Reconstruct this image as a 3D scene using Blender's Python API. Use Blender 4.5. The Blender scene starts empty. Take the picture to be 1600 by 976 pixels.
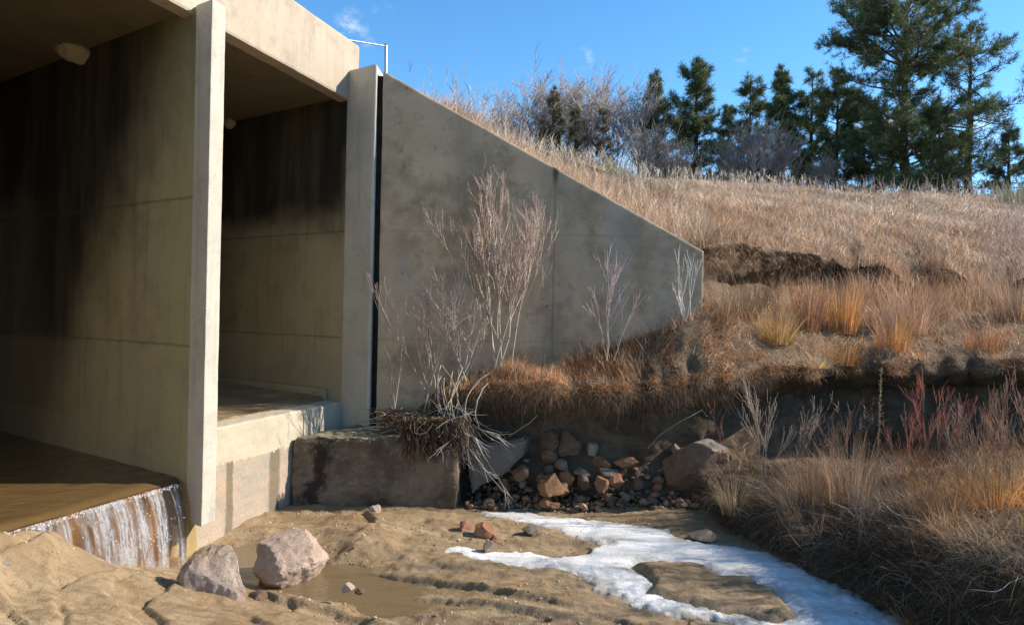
import bpy, bmesh, math, random
import numpy as np
from mathutils import Vector, Matrix, noise as mn

# ------------------------------------------------------------------ camera, sky, sun, exposure
sc = bpy.context.scene
F = 1111.0; ROLL = math.radians(1.2); CZ = 1.69
cr, sr = math.cos(ROLL), math.sin(ROLL)
cam = bpy.data.cameras.new('camera'); camo = bpy.data.objects.new('camera', cam)
sc.collection.objects.link(camo); sc.camera = camo
cam.sensor_width = 36; cam.lens = 36 * F / 1600; cam.clip_start = .05; cam.clip_end = 3000
camo.matrix_world = Matrix(((cr, -sr, 0, 0), (0, 0, -1, 0), (sr, cr, 0, CZ), (0, 0, 0, 1)))

SUN_EL = math.radians(33); SUN_AZ = math.radians(5)      # azimuth measured from +X towards +Y
sund = Vector((math.cos(SUN_EL) * math.cos(SUN_AZ), math.cos(SUN_EL) * math.sin(SUN_AZ), math.sin(SUN_EL)))
w = bpy.data.worlds.new('World'); sc.world = w; w.use_nodes = True
SKY_STRENGTH = .15
def build_world():
    nt = w.node_tree; nt.nodes.clear(); L = nt.links.new
    out = nt.nodes.new('ShaderNodeOutputWorld'); bg = nt.nodes.new('ShaderNodeBackground')
    sky = nt.nodes.new('ShaderNodeTexSky'); sky.sky_type = 'NISHITA'; sky.sun_disc = False
    sky.sun_elevation = SUN_EL; sky.sun_rotation = math.pi / 2 - SUN_AZ
    sky.altitude = 2200; sky.air_density = 1.0; sky.dust_density = .15; sky.ozone_density = 2.2
    hs = nt.nodes.new('ShaderNodeHueSaturation'); hs.inputs['Saturation'].default_value = 1.22
    hs.inputs['Hue'].default_value = .493; hs.inputs['Value'].default_value = 1.0
    L(sky.outputs[0], hs.inputs['Color'])
    tc = nt.nodes.new('ShaderNodeTexCoord')
    nz = nt.nodes.new('ShaderNodeTexNoise'); nz.inputs['Scale'].default_value = 26; nz.inputs['Detail'].default_value = 7
    nz.inputs['Roughness'].default_value = .62
    mp = nt.nodes.new('ShaderNodeMapping'); mp.inputs['Scale'].default_value = (1, 1, 1.7)
    L(tc.outputs['Generated'], mp.inputs[0]); L(mp.outputs[0], nz.inputs['Vector'])
    total = None
    # small clouds, each a direction in the sky with an angular size
    for (px, py, rad, amt) in [(542, 45, .030, 1.0), (598, 20, .016, .7), (575, 70, .012, .7), (912, 92, .016, 1.1), (1157, 84, .013, .7),
                               (1400, 190, .05, 1.2), (1470, 178, .035, .9), (1330, 220, .04, .8), (1535, 200, .03, .8)]:
        u = (px - 800) / F; v = (488 - py) / F
        d = Vector((u * cr - v * sr, 1, u * sr + v * cr)).normalized()
        vm = nt.nodes.new('ShaderNodeVectorMath'); vm.operation = 'DISTANCE'; vm.inputs[1].default_value = d
        L(tc.outputs['Generated'], vm.inputs[0])
        mr = nt.nodes.new('ShaderNodeMapRange'); mr.inputs['From Min'].default_value = 0; mr.inputs['From Max'].default_value = rad
        mr.inputs['To Min'].default_value = amt; mr.inputs['To Max'].default_value = 0
        L(vm.outputs['Value'], mr.inputs['Value'])
        if total is None: total = mr.outputs[0]
        else:
            mx = nt.nodes.new('ShaderNodeMath'); mx.operation = 'MAXIMUM'; L(total, mx.inputs[0]); L(mr.outputs[0], mx.inputs[1]); total = mx.outputs[0]
    ns = nt.nodes.new('ShaderNodeMapRange'); ns.inputs['From Min'].default_value = .46; ns.inputs['From Max'].default_value = .72
    L(nz.outputs['Fac'], ns.inputs['Value'])
    ml = nt.nodes.new('ShaderNodeMath'); ml.operation = 'MULTIPLY'; ml.use_clamp = True; L(total, ml.inputs[0]); L(ns.outputs[0], ml.inputs[1])
    mix = nt.nodes.new('ShaderNodeMix'); mix.data_type = 'RGBA'
    L(ml.outputs[0], mix.inputs[0]); L(hs.outputs[0], mix.inputs[6]); mix.inputs[7].default_value = (4.2, 4.4, 4.6, 1)
    L(mix.outputs[2], bg.inputs['Color']); bg.inputs['Strength'].default_value = SKY_STRENGTH
    L(bg.outputs[0], out.inputs['Surface'])
build_world()
sl = bpy.data.lights.new('sun', 'SUN'); so = bpy.data.objects.new('sun', sl); sc.collection.objects.link(so)
sl.energy = 4.6; sl.angle = math.radians(.5); sl.color = (1, .92, .80)
so.rotation_euler = sund.to_track_quat('Z', 'Y').to_euler(); so.location = (10, 3, 12)
sc.view_settings.view_transform = 'Standard'; sc.view_settings.look = 'None'
sc.view_settings.exposure = .92; sc.view_settings.gamma = 1; sc.view_settings.use_curve_mapping = False
sc.cycles.max_bounces = 6; sc.cycles.transparent_max_bounces = 12

# ------------------------------------------------------------------ helpers
def at(px, py, d):
    u = (px - 800) / F; v = (488 - py) / F
    return Vector(((u * cr - v * sr) * d, d, CZ + (u * sr + v * cr) * d))
def G(px, py, z):
    a = at(px, py, 1); return at(px, py, (z - CZ) / (a.z - CZ))

def hash3(ix, iy, iz, seed):
    n = (ix.astype(np.int64) * 374761393 + iy.astype(np.int64) * 668265263 + iz.astype(np.int64) * 2147483647 + seed * 974634777) & 0xffffffff
    n = ((n ^ (n >> 13)) * 1274126177) & 0xffffffff
    n = n ^ (n >> 16)
    return (n & 0xffffff) / float(0xffffff)
def vnoise(x, y, z=None, seed=0):
    x = np.asarray(x, float); y = np.asarray(y, float)
    z = np.zeros_like(x) if z is None else np.asarray(z, float)
    ix, iy, iz = np.floor(x), np.floor(y), np.floor(z); fx, fy, fz = x - ix, y - iy, z - iz
    fx, fy, fz = [f * f * f * (f * (f * 6 - 15) + 10) for f in (fx, fy, fz)]
    r = 0
    for dx in (0, 1):
        for dy in (0, 1):
            for dz in (0, 1):
                wgt = (fx if dx else 1 - fx) * (fy if dy else 1 - fy) * (fz if dz else 1 - fz)
                r = r + wgt * hash3(ix + dx, iy + dy, iz + dz, seed)
    return r * 2 - 1
def fbm(x, y, z=None, octv=4, seed=0, gain=.5):
    r = 0; a = 1; f = 1; t = 0
    for o in range(octv):
        r = r + a * vnoise(np.asarray(x) * f + 17.3 * o, np.asarray(y) * f - 9.1 * o, None if z is None else np.asarray(z) * f + 3.7 * o, seed + o)
        t += a; a *= gain; f *= 2.03
    return r / t
def sstep(a, b, x):
    t = np.clip((np.asarray(x, float) - a) / (b - a), 0, 1); return t * t * (3 - 2 * t)

def link(o): sc.collection.objects.link(o); return o
def tag(o, label=None, cat=None, group=None, kind=None):
    if label: o['label'] = label
    if cat: o['category'] = cat
    if group: o['group'] = group
    if kind: o['kind'] = kind
    return o
def thing(name, label, cat, loc, group=None):
    o = link(bpy.data.objects.new(name, None)); o.empty_display_size = .1; o.location = loc
    return tag(o, label, cat, group)
def mk(name, V, Fc, mat, parent=None, smooth=False, col=None, origin=None):
    """V in world coordinates; the origin goes to the parent's base, or to `origin`."""
    V = np.asarray(V, dtype=np.float32).reshape(-1, 3)
    off = np.array(parent.location if parent is not None else (origin if origin is not None else (0, 0, 0)), dtype=np.float32)
    me = bpy.data.meshes.new(name)
    if isinstance(Fc, np.ndarray):
        n, k = Fc.shape; me.vertices.add(len(V)); me.vertices.foreach_set('co', (V - off).ravel())
        me.loops.add(n * k); me.polygons.add(n)
        me.loops.foreach_set('vertex_index', Fc.astype(np.int32).ravel())
        me.polygons.foreach_set('loop_start', np.arange(0, n * k, k, dtype=np.int32))
        me.polygons.foreach_set('loop_total', np.full(n, k, dtype=np.int32))
        me.update(calc_edges=True)
    else:
        me.from_pydata((V - off).tolist(), [], Fc); me.update()
    me.polygons.foreach_set('use_smooth', np.full(len(me.polygons), smooth))
    if col is not None:
        a = me.color_attributes.new('Col', 'FLOAT_COLOR', 'POINT')
        c4 = np.ones((len(V), 4), dtype=np.float32); c4[:, :3] = col; a.data.foreach_set('color', c4.ravel())
    me.materials.append(mat)
    o = link(bpy.data.objects.new(name, me))
    if parent is not None: o.parent = parent
    elif origin is not None: o.location = origin
    return o

class TB:
    """collects tubes, quads and needles for one mesh"""
    def __init__(s): s.V = []; s.F = []; s.n = 0; s.C = []
    def tube(s, pts, rad, sides=3, col=(1, 1, 1), cap=False):
        pts = np.asarray(pts, float); m = len(pts); rad = np.broadcast_to(rad, (m,))
        tg = np.gradient(pts, axis=0); tg /= np.linalg.norm(tg, axis=1)[:, None] + 1e-9
        ref = np.array([.31, .17, .93]) if abs(tg[0][2]) < .8 else np.array([.93, .3, .1])
        a = np.cross(tg, ref); a /= np.linalg.norm(a, axis=1)[:, None] + 1e-9; b = np.cross(tg, a)
        ang = np.arange(sides) * 2 * math.pi / sides
        R = pts[:, None, :] + rad[:, None, None] * (np.cos(ang)[None, :, None] * a[:, None, :] + np.sin(ang)[None, :, None] * b[:, None, :])
        s.V.append(R.reshape(-1, 3)); s.C.append(np.tile(np.asarray(col, float), (m * sides, 1)))
        i = np.arange(m - 1)[:, None] * sides; j = np.arange(sides)[None, :]; k = (j + 1) % sides
        q = np.stack([i + j, i + k, i + sides + k, i + sides + j], -1).reshape(-1, 4) + s.n
        s.F.append(q); s.n += m * sides
    def quads(s, V, col):
        V = np.asarray(V, float).reshape(-1, 3); k = len(V)
        s.V.append(V); s.C.append(np.broadcast_to(col, (k, 3))); s.F.append(np.arange(k).reshape(-1, 4) + s.n); s.n += k
    def build(s, name, mat, parent=None, smooth=True, origin=None, usecol=True):
        return mk(name, np.concatenate(s.V), np.concatenate(s.F), mat, parent, smooth, np.concatenate(s.C) if usecol else None, origin)

# ---- node materials
class M:
    def __init__(s, name):
        s.m = bpy.data.materials.new(name); s.m.use_nodes = True; s.nt = s.m.node_tree
        s.p = s.nt.nodes['Principled BSDF']; s.out = s.nt.nodes['Material Output']
        s.p.inputs['Specular IOR Level'].default_value = .25
        s.geo = s.nt.nodes.new('ShaderNodeNewGeometry'); s.pos = s.geo.outputs['Position']
    def lnk(s, a, b): s.nt.links.new(a, b)
    def put(s, sock, v):
        if isinstance(v, bpy.types.NodeSocket): s.lnk(v, sock)
        elif isinstance(v, (tuple, list)) and sock.type == 'RGBA': sock.default_value = (*v[:3], 1)
        else: sock.default_value = v
    def math(s, op, a, b=0., clamp=False):
        n = s.nt.nodes.new('ShaderNodeMath'); n.operation = op; n.use_clamp = clamp; s.put(n.inputs[0], a); s.put(n.inputs[1], b); return n.outputs[0]
    def noise(s, scale, detail=4, rough=.55, vec=None, stretch=None, dist=0.):
        n = s.nt.nodes.new('ShaderNodeTexNoise'); n.inputs['Scale'].default_value = scale; n.inputs['Detail'].default_value = detail
        n.inputs['Roughness'].default_value = rough; n.inputs['Distortion'].default_value = dist
        v = vec or s.pos
        if stretch:
            mp = s.nt.nodes.new('ShaderNodeMapping'); mp.inputs['Scale'].default_value = stretch; s.lnk(v, mp.inputs[0]); v = mp.outputs[0]
        s.lnk(v, n.inputs['Vector']); return n.outputs['Fac']
    def voro(s, scale, feature='F1', vec=None):
        n = s.nt.nodes.new('ShaderNodeTexVoronoi'); n.feature = feature; n.inputs['Scale'].default_value = scale; s.lnk(vec or s.pos, n.inputs['Vector']); return n.outputs['Distance']
    def rng(s, v, a, b, c=0., d=1., smooth=True):
        n = s.nt.nodes.new('ShaderNodeMapRange'); n.interpolation_type = 'SMOOTHSTEP' if smooth else 'LINEAR'
        s.put(n.inputs['Value'], v); n.inputs['From Min'].default_value = a; n.inputs['From Max'].default_value = b
        n.inputs['To Min'].default_value = c; n.inputs['To Max'].default_value = d; return n.outputs[0]
    def mix(s, f, a, b, mode='MIX'):
        n = s.nt.nodes.new('ShaderNodeMix'); n.data_type = 'RGBA'; n.blend_type = mode
        s.put(n.inputs[0], f); s.put(n.inputs[6], a); s.put(n.inputs[7], b); return n.outputs[2]
    def dot(s, vec, off=(0, 0, 0), v=None):
        n = s.nt.nodes.new('ShaderNodeVectorMath'); n.operation = 'SUBTRACT'; s.lnk(v or s.pos, n.inputs[0]); n.inputs[1].default_value = off
        k = s.nt.nodes.new('ShaderNodeVectorMath'); k.operation = 'DOT_PRODUCT'; s.lnk(n.outputs[0], k.inputs[0]); k.inputs[1].default_value = vec; return k.outputs['Value']
    def sep(s, vec, i):
        n = s.nt.nodes.new('ShaderNodeSeparateXYZ'); s.lnk(vec, n.inputs[0]); return n.outputs[i]
    def col(s, v): s.put(s.p.inputs['Base Color'], v)
    def rough(s, v): s.put(s.p.inputs['Roughness'], v)
    def bump(s, h, strength=.5, dist=.02):
        n = s.nt.nodes.new('ShaderNodeBump'); n.inputs['Strength'].default_value = strength; n.inputs['Distance'].default_value = dist
        s.put(n.inputs['Height'], h); s.lnk(n.outputs[0], s.p.inputs['Normal']); return n

# ------------------------------------------------------------------ culvert plan
A0 = np.array([-2.189, 4.791]); H = np.array([.3075, .9516]); B = np.array([-.829, .559]); B = B / np.linalg.norm(B)
def plan(t, s): return A0 + H * t + B * s          # t along the headwall, s into the barrel
TP = .11                                            # pier thickness along the headwall
T2 = 1.995                                          # right wall of the second cell
NO = .23                                            # how far the noses stand out
ZLIN, ZTOP = 3.65, 4.22

def concrete(name, base=(.31, .285, .245), stain=False, sill=False, wet=0, nose=False, wall=False, inner=False):
    m = M(name)
    n1 = m.noise(1.1, 5, .6); n2 = m.noise(7, 6, .65); n3 = m.noise(70, 4, .7)
    c = m.mix(m.rng(n1, .3, .7), tuple(x * .86 for x in base), tuple(x * 1.12 for x in base))
    c = m.mix(m.rng(n2, .5, .8, 0, .35), c, (base[0] * .72, base[1] * .68, base[2] * .62))
    c = m.mix(m.rng(n3, .35, .75, 0, .28), c, (base[0] * .6, base[1] * .6, base[2] * .6))
    z = m.sep(m.pos, 2)
    s_ = m.dot((B[0], B[1], 0), (A0[0], A0[1], 0)); t_ = m.dot((H[0], H[1], 0), (A0[0], A0[1], 0))
    streak = m.noise(3.2, 5, .6, stretch=(1, 1, .13)); streak2 = m.noise(14, 4, .6, stretch=(1, 1, .07))
    bh = m.math('ADD', m.math('MULTIPLY', n2, .35), m.math('MULTIPLY', n3, .25))
    if wall:   # wing wall: pour lines, rusty blotches, dark run below the panel joint
        c = m.mix(m.rng(m.noise(1.9, 6, .65), .45, .66, 0, .7), c, (.22, .165, .10)); c = m.mix(m.rng(m.noise(6, 6, .75), .52, .68, 0, .5), c, (.16, .125, .085))
        c = m.mix(m.rng(m.noise(9, 5, .7), .58, .72, 0, .5), c, (.46, .40, .30))
        c = m.mix(m.rng(m.noise(2.6, 4, .5, stretch=(1, 1, .35)), .5, .72, 0, .4), c, (.33, .31, .28))
        c = m.mix(m.rng(streak, .52, .75, 0, .35), c, (.16, .145, .12))
        pit = m.rng(m.voro(3.9), .02, .075, .8, 0); c = m.mix(pit, c, (.12, .10, .08))
        for zz in (2.42, 1.42):
            ln = m.rng(m.math('ABSOLUTE', m.math('SUBTRACT', m.math('ADD', z, m.math('MULTIPLY', n2, .02)), zz + .01)), 0, .014, .22, 0); c = m.mix(ln, c, (.12, .105, .085))
        jx = m.math('ABSOLUTE', m.math('ADD', m.dot((.9994, .0349, 0), (-1.262 + 1.64, 6.54 + .057, 0)), m.math('MULTIPLY', m.math('SUBTRACT', n2, .5), .02)))
        c = m.mix(m.math('MULTIPLY', m.rng(jx, .004, .012, 1, 0), .45), c, (.10, .085, .06))
        c = m.mix(m.math('MULTIPLY', m.rng(jx, .01, .045, .85, 0), m.rng(m.math('ADD', z, m.math('MULTIPLY', n2, .3)), 2.95, 3.15)), c, (.05, .042, .03))
        c = m.mix(m.math('MULTIPLY', m.rng(jx, .02, .2, .3, 0), m.rng(streak, .3, .6)), c, (.14, .12, .085))
        gr = m.rng(z, .6, 1.3, .35, 0); c = m.mix(m.math('MULTIPLY', gr, m.rng(streak, .3, .7)), c, (.30, .26, .14))
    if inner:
        # soot and algae black the upper lift; deep inside, barrel shade is painted in too
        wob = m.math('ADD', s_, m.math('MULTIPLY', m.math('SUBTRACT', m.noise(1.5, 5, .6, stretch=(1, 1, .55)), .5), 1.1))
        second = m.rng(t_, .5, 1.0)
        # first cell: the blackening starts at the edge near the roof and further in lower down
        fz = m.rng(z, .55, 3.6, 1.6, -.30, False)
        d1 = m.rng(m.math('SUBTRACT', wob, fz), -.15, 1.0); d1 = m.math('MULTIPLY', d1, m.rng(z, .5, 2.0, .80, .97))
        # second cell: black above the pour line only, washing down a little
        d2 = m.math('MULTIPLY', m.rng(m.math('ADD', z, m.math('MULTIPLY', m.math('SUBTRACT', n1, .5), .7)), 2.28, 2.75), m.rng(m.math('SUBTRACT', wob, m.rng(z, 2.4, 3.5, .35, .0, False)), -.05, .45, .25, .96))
        d2 = m.math('MAXIMUM', d2, m.math('MULTIPLY', m.rng(wob, .8, 3.5), .6))  # painted shade, growing with depth into the barrel
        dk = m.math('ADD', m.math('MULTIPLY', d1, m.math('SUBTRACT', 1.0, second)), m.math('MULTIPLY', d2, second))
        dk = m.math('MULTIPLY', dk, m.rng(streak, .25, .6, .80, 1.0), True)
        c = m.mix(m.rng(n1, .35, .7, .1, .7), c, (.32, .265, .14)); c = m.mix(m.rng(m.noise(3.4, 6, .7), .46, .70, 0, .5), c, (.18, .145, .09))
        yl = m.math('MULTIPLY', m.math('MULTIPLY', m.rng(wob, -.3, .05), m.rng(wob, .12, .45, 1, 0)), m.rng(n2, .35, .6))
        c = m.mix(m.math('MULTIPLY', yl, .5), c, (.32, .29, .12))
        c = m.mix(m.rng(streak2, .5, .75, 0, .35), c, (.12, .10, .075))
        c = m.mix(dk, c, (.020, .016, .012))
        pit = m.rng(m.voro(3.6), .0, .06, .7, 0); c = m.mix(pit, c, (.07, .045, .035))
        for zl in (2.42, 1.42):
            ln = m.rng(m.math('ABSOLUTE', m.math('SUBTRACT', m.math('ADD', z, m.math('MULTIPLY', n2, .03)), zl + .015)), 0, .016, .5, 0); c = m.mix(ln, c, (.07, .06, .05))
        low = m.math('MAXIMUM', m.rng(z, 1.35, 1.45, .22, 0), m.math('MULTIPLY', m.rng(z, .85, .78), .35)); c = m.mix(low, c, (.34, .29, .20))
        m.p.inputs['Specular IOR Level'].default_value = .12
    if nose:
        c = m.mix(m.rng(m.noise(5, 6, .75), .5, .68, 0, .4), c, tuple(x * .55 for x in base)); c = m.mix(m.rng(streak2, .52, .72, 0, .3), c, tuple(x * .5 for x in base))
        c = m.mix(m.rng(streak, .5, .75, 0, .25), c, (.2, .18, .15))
    if sill:
        lowm = m.rng(m.math('ADD', z, m.math('MULTIPLY', m.math('SUBTRACT', m.noise(16, 4, .7, stretch=(1, 1, .3)), .5), .13)), .545, .525)
        lowm = m.rng(m.math('ADD', m.math('SUBTRACT', z, m.math('MULTIPLY', t_, -.025)), m.math('MULTIPLY', m.math('SUBTRACT', m.noise(18, 4, .7, stretch=(1, 1, .3)), .5), .14)), .572, .556)
        pink = m.mix(m.rng(m.noise(3, 5, .6), .35, .65), (.37, .285, .21), (.31, .27, .215))
        pink = m.mix(m.rng(m.noise(2.5, 3, .6, stretch=(1, 1, 3)), .5, .7, 0, .6), pink, (.42, .27, .17))
        for tt, ww in ((.45, .05), (.98, .085), (1.38, .06)):
            st = m.rng(m.math('ABSOLUTE', m.math('SUBTRACT', m.math('ADD', t_, m.math('MULTIPLY', m.math('SUBTRACT', n2, .5), .06)), tt)), ww * .5, ww, .75, 0)
            st = m.math('MULTIPLY', st, m.rng(m.noise(3, 3, .5, stretch=(1, 1, .2)), .2, .5, .5, 1)); pink = m.mix(st, pink, (.11, .09, .055))
        c = m.mix(lowm, c, pink)
        bh = m.math('ADD', bh, m.math('MULTIPLY', lowm, m.math('MULTIPLY', m.noise(22, 5, .7), .8)))
        # streaky shrub shadows painted over the far end of the sill
        shrub_shade = m.math('MULTIPLY', m.rng(m.noise(9, 3, .5, stretch=(1, 1, .12)), .55, .68), m.rng(t_, 1.2, 1.4))
        c = m.mix(m.math('MULTIPLY', shrub_shade, .35), c, (.08, .075, .06))
    m.col(c); m.rough(.85); m.bump(m.math('ADD', bh, m.math('MULTIPLY', m.rng(m.voro(26), 0, .12, -1, 0), .5)), .8, .014)
    if wet: m.rough(.25)
    return m.m

MAT = {}
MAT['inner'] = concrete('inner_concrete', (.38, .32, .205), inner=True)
MAT['nose'] = concrete('nose_concrete', (.47, .43, .355), nose=True)
MAT['header'] = concrete('header_concrete', (.43, .35, .26), nose=True)
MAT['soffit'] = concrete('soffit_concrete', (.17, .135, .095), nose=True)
MAT['wing'] = concrete('wing_concrete', (.50, .37, .235), wall=True)
MAT['sill'] = concrete('sill_concrete', (.45, .39, .29), sill=True)

def footing_mat():
    m = M('footing_concrete'); n = m.noise(2.2, 6, .65); n2 = m.noise(12, 6, .7)
    c = m.mix(m.rng(n, .35, .65), (.085, .06, .038), (.21, .155, .10))
    c = m.mix(m.rng(n2, .5, .7, 0, .7), c, (.24, .195, .15)); c = m.mix(m.rng(m.noise(30, 5, .7), .5, .7, 0, .5), c, (.06, .045, .032))
    x = m.sep(m.pos, 0); z = m.sep(m.pos, 2)
    for xx, ww, k in ((-1.60, .07, -.10),):
        if ww:
            xs = m.math('ADD', m.math('SUBTRACT', x, xx), m.math('ADD', m.math('MULTIPLY', m.math('SUBTRACT', z, .3), -.16), m.math('MULTIPLY', m.math('SUBTRACT', m.noise(5, 6, .75), .5), .42)))
            c = m.mix(m.rng(m.math('ABSOLUTE', xs), ww * .4, ww * 1.5, .9, 0), c, (.02, .016, .012))
    # top: lime wash and moss
    nz = m.sep(m.geo.outputs['Normal'], 2)
    c = m.mix(m.math('MULTIPLY', m.rng(nz, .6, .9), m.rng(n2, .35, .6, .3, 1)), c, (.24, .21, .13))
    m.col(c); m.rough(.8); m.bump(m.math('ADD', m.math('MULTIPLY', n2, .8), m.noise(50, 4, .7)), .8, .015); return m.m
MAT['footing'] = footing_mat()

def slab(name, poly, z0, z1, mat, parent=None, bevel=.012, rough=0., cut=0, ztop=None, origin=None, seed=0):
    """vertical prism on a plan polygon; ztop: a height per corner of the top."""
    bm = bmesh.new(); n = len(poly)
    lo = [bm.verts.new((p[0], p[1], z0 if np.isscalar(z0) else z0[i])) for i, p in enumerate(poly)]
    hi = [bm.verts.new((p[0], p[1], z1 if ztop is None else ztop[i])) for i, p in enumerate(poly)]
    bm.faces.new(hi); bm.faces.new(lo[::-1])
    for i in range(n): bm.faces.new((lo[i], lo[(i + 1) % n], hi[(i + 1) % n], hi[i]))
    bmesh.ops.recalc_face_normals(bm, faces=bm.faces)
    if bevel: bmesh.ops.bevel(bm, geom=bm.edges[:], offset=bevel, segments=2, profile=.6, affect='EDGES')
    if cut:
        for it in range(8):
            le = [e for e in bm.edges if e.calc_length() > cut]
            if not le: break
            bmesh.ops.subdivide_edges(bm, edges=le, cuts=1, use_grid_fill=True)
        bmesh.ops.triangulate(bm, faces=[f for f in bm.faces if len(f.verts) > 4])
        for v in bm.verts:
            p = v.co * 5
            d = mn.noise_vector(p + Vector((seed, 0, 0))) * .6 + mn.noise_vector(p * 3.3) * .35 + mn.noise_vector(p * 9) * .18
            v.co += d * rough
    V = [v.co[:] for v in bm.verts]; bm.verts.index_update(); Fc = [[v.index for v in f.verts] for f in bm.faces]; bm.free()
    return mk(name, V, Fc, mat, parent, False, None, origin)

cul = thing('box_culvert', 'large grey concrete box culvert with two square openings and a sunlit header beam', 'culvert', (plan(1, .5)[0], plan(1, .5)[1], 0))
ext = 17.0
def pl(*a): return [tuple(plan(t, s)) for t, s in a]
# walls of the barrel
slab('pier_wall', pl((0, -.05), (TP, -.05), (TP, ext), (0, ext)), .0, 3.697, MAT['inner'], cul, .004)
slab('pier_nose', pl((-.012, -NO), (TP + .008, -NO), (TP + .008, -.045), (-.010, -.045)), .245, 3.70, MAT['nose'], cul, .010, .003, .07)
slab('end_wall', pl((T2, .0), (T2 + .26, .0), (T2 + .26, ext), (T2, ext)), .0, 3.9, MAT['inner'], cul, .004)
EN = plan(T2 - .008, -.325)
slab('end_nose', [tuple(EN), tuple(EN + np.array([.026, .0])), tuple(EN + np.array([.035, .3])), tuple(plan(T2 + .1, .02)), tuple(plan(T2 - .008, .02))], .3, 3.93, MAT['nose'], cul, .012, .003, .07, seed=4)
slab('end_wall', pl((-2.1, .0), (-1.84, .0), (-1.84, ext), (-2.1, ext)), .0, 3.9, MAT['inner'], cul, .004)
slab('end_nose', pl((-2.08, -NO), (-1.83, -NO), (-1.83, .02), (-2.08, .02)), .2, 4.03, MAT['nose'], cul, .016)
# roof and header
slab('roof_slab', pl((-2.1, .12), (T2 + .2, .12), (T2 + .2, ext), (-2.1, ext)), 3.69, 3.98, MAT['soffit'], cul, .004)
slab('header', pl((-2.1, -.004), (T2 + .17, -.004), (T2 + .17, .14), (-2.1, .14)), ZLIN, ZTOP, MAT['header'], cul, .022, .005, .09, seed=2)
# floor slab of the first cell (under the running water), sill and raised floor of the second
def apron_mat():
    m = M('wet_apron'); n = m.noise(5, 6, .65); st = m.noise(26, 4, .6, stretch=(1, 1, .08))
    c = m.mix(m.rng(n, .35, .65), (.12, .068, .028), (.24, .15, .07)); c = m.mix(m.rng(st, .5, .7, 0, .5), c, (.33, .23, .13))
    m.col(c); m.rough(.22); m.p.inputs['Specular IOR Level'].default_value = .5; m.bump(m.noise(60, 5, .7), .7, .01); return m.m
slab('floor_slab', pl((-1.85, .015), (-.0, .015), (-.0, ext), (-1.85, ext)), -.4, .50, apron_mat(), cul, .02)
slab('sill', pl((TP - .0, -.006), (1.36, -.006), (1.36, .2), (TP - .0, .2)), -.35, .825, MAT['sill'], cul, .016, .012, .05, seed=7)
slab('sill', pl((1.363, -.010), (T2 + .03, -.010), (T2 + .03, .2), (1.363, .2)), -.35, .822, MAT['sill'], cul, .02, .014, .05, seed=9)
slab('pier_footing', pl((-.10, -.004), (TP - .003, -.004), (TP - .003, .5), (-.10, .5)), -.4, .238, MAT['sill'], cul, .02, .02, .05, seed=11)
# fillet along the foot of the far wall
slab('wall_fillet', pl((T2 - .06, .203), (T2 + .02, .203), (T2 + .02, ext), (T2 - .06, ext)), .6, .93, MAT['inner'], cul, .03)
# two pale mud nests high on the inner walls
def mud_nest(px, py, t, rad, label):
    a = at(px, py, 1.0); o = np.array([a.x, a.y]); # ray against the wall plane t
    nrm = np.array([-B[1], B[0]]); k = np.dot(plan(t, 0), nrm) / np.dot(o, nrm)
    c = at(px, py, k * .985); bm = bmesh.new(); bmesh.ops.create_icosphere(bm, subdivisions=3, radius=1)
    m = M('mud_' + name_ok(label)); m.col(m.mix(m.noise(30), (.34, .28, .20), (.48, .40, .30))); m.bump(m.noise(40, 4), .8, .02); m.rough(.95)
    V = []
    for v in bm.verts:
        d = v.co.normalized(); r = 1 + .3 * mn.noise(d * 1.7 + Vector((px, 0, 0))) + .12 * mn.noise(d * 6)
        V.append((c.x + d.x * r * rad[0], c.y + d.y * r * rad[0], c.z + d.z * r * rad[1]))
    Fc = [[v.index for v in f.verts] for f in bm.faces]; bm.free()
    return tag(mk('mud_nest', V, Fc, m.m, None, True, None, c[:]), label, 'nest', 'mud nests under the culvert roof')
def name_ok(s): return 'nest'
mud_nest(120, 82, 0, (.13, .085), 'pale lumpy mud nest stuck high on the dark wall of the left opening')
mud_nest(359, 192, T2, (.06, .06), 'small mud nest under the roof of the narrower right opening')

# ------------------------------------------------------------------ wing wall
W0 = np.array([-1.262, 6.54]); WD = np.array([math.cos(math.radians(2)), math.sin(math.radians(2))]); WN = np.array([-WD[1], WD[0]])
WL = 3.05
wing = thing('wing_wall', 'tall shaded concrete wing wall whose top slopes down to the right', 'retaining wall', (W0[0], W0[1], .4))
def wz(s): return 3.905 + (2.30 - 3.905) * s / WL
def wpoly(a, b): return [tuple(W0 + WD * a), tuple(W0 + WD * b), tuple(W0 + WD * b + WN * .22), tuple(W0 + WD * a + WN * .22)]
JW = 1.64
slab('wall_panel', wpoly(0.028, WL), .3, 0, MAT['wing'], wing, .02, .005, .08, ztop=[wz(.028), wz(WL), wz(WL), wz(.028)], seed=20)
jm = M('joint_filler'); jm.col(jm.mix(jm.noise(8), (.01, .009, .008), (.03, .025, .02))); jm.rough(1.0); jm.p.inputs['Specular IOR Level'].default_value = 0
slab('joint_strip', [tuple(W0 + WD * a + WN * b) for a, b in ((-.045, .012), (.03, .012), (.03, .2), (-.045, .2))], .3, 3.84, jm.m, wing, 0)

# ------------------------------------------------------------------ footing block beside the sill and the tilted slab next to it
slab_o = slab('footing_block', [(-1.80, 5.91), (-.428, 5.93), (-.40, 6.62), (-1.40, 6.62)], -.3, .62, MAT['footing'], None, .035, .034, .04, origin=(-1.1, 6.2, 0), seed=31)
tag(slab_o, 'long dark weathered concrete footing block between the sill and the root tangle', 'concrete block')

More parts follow.
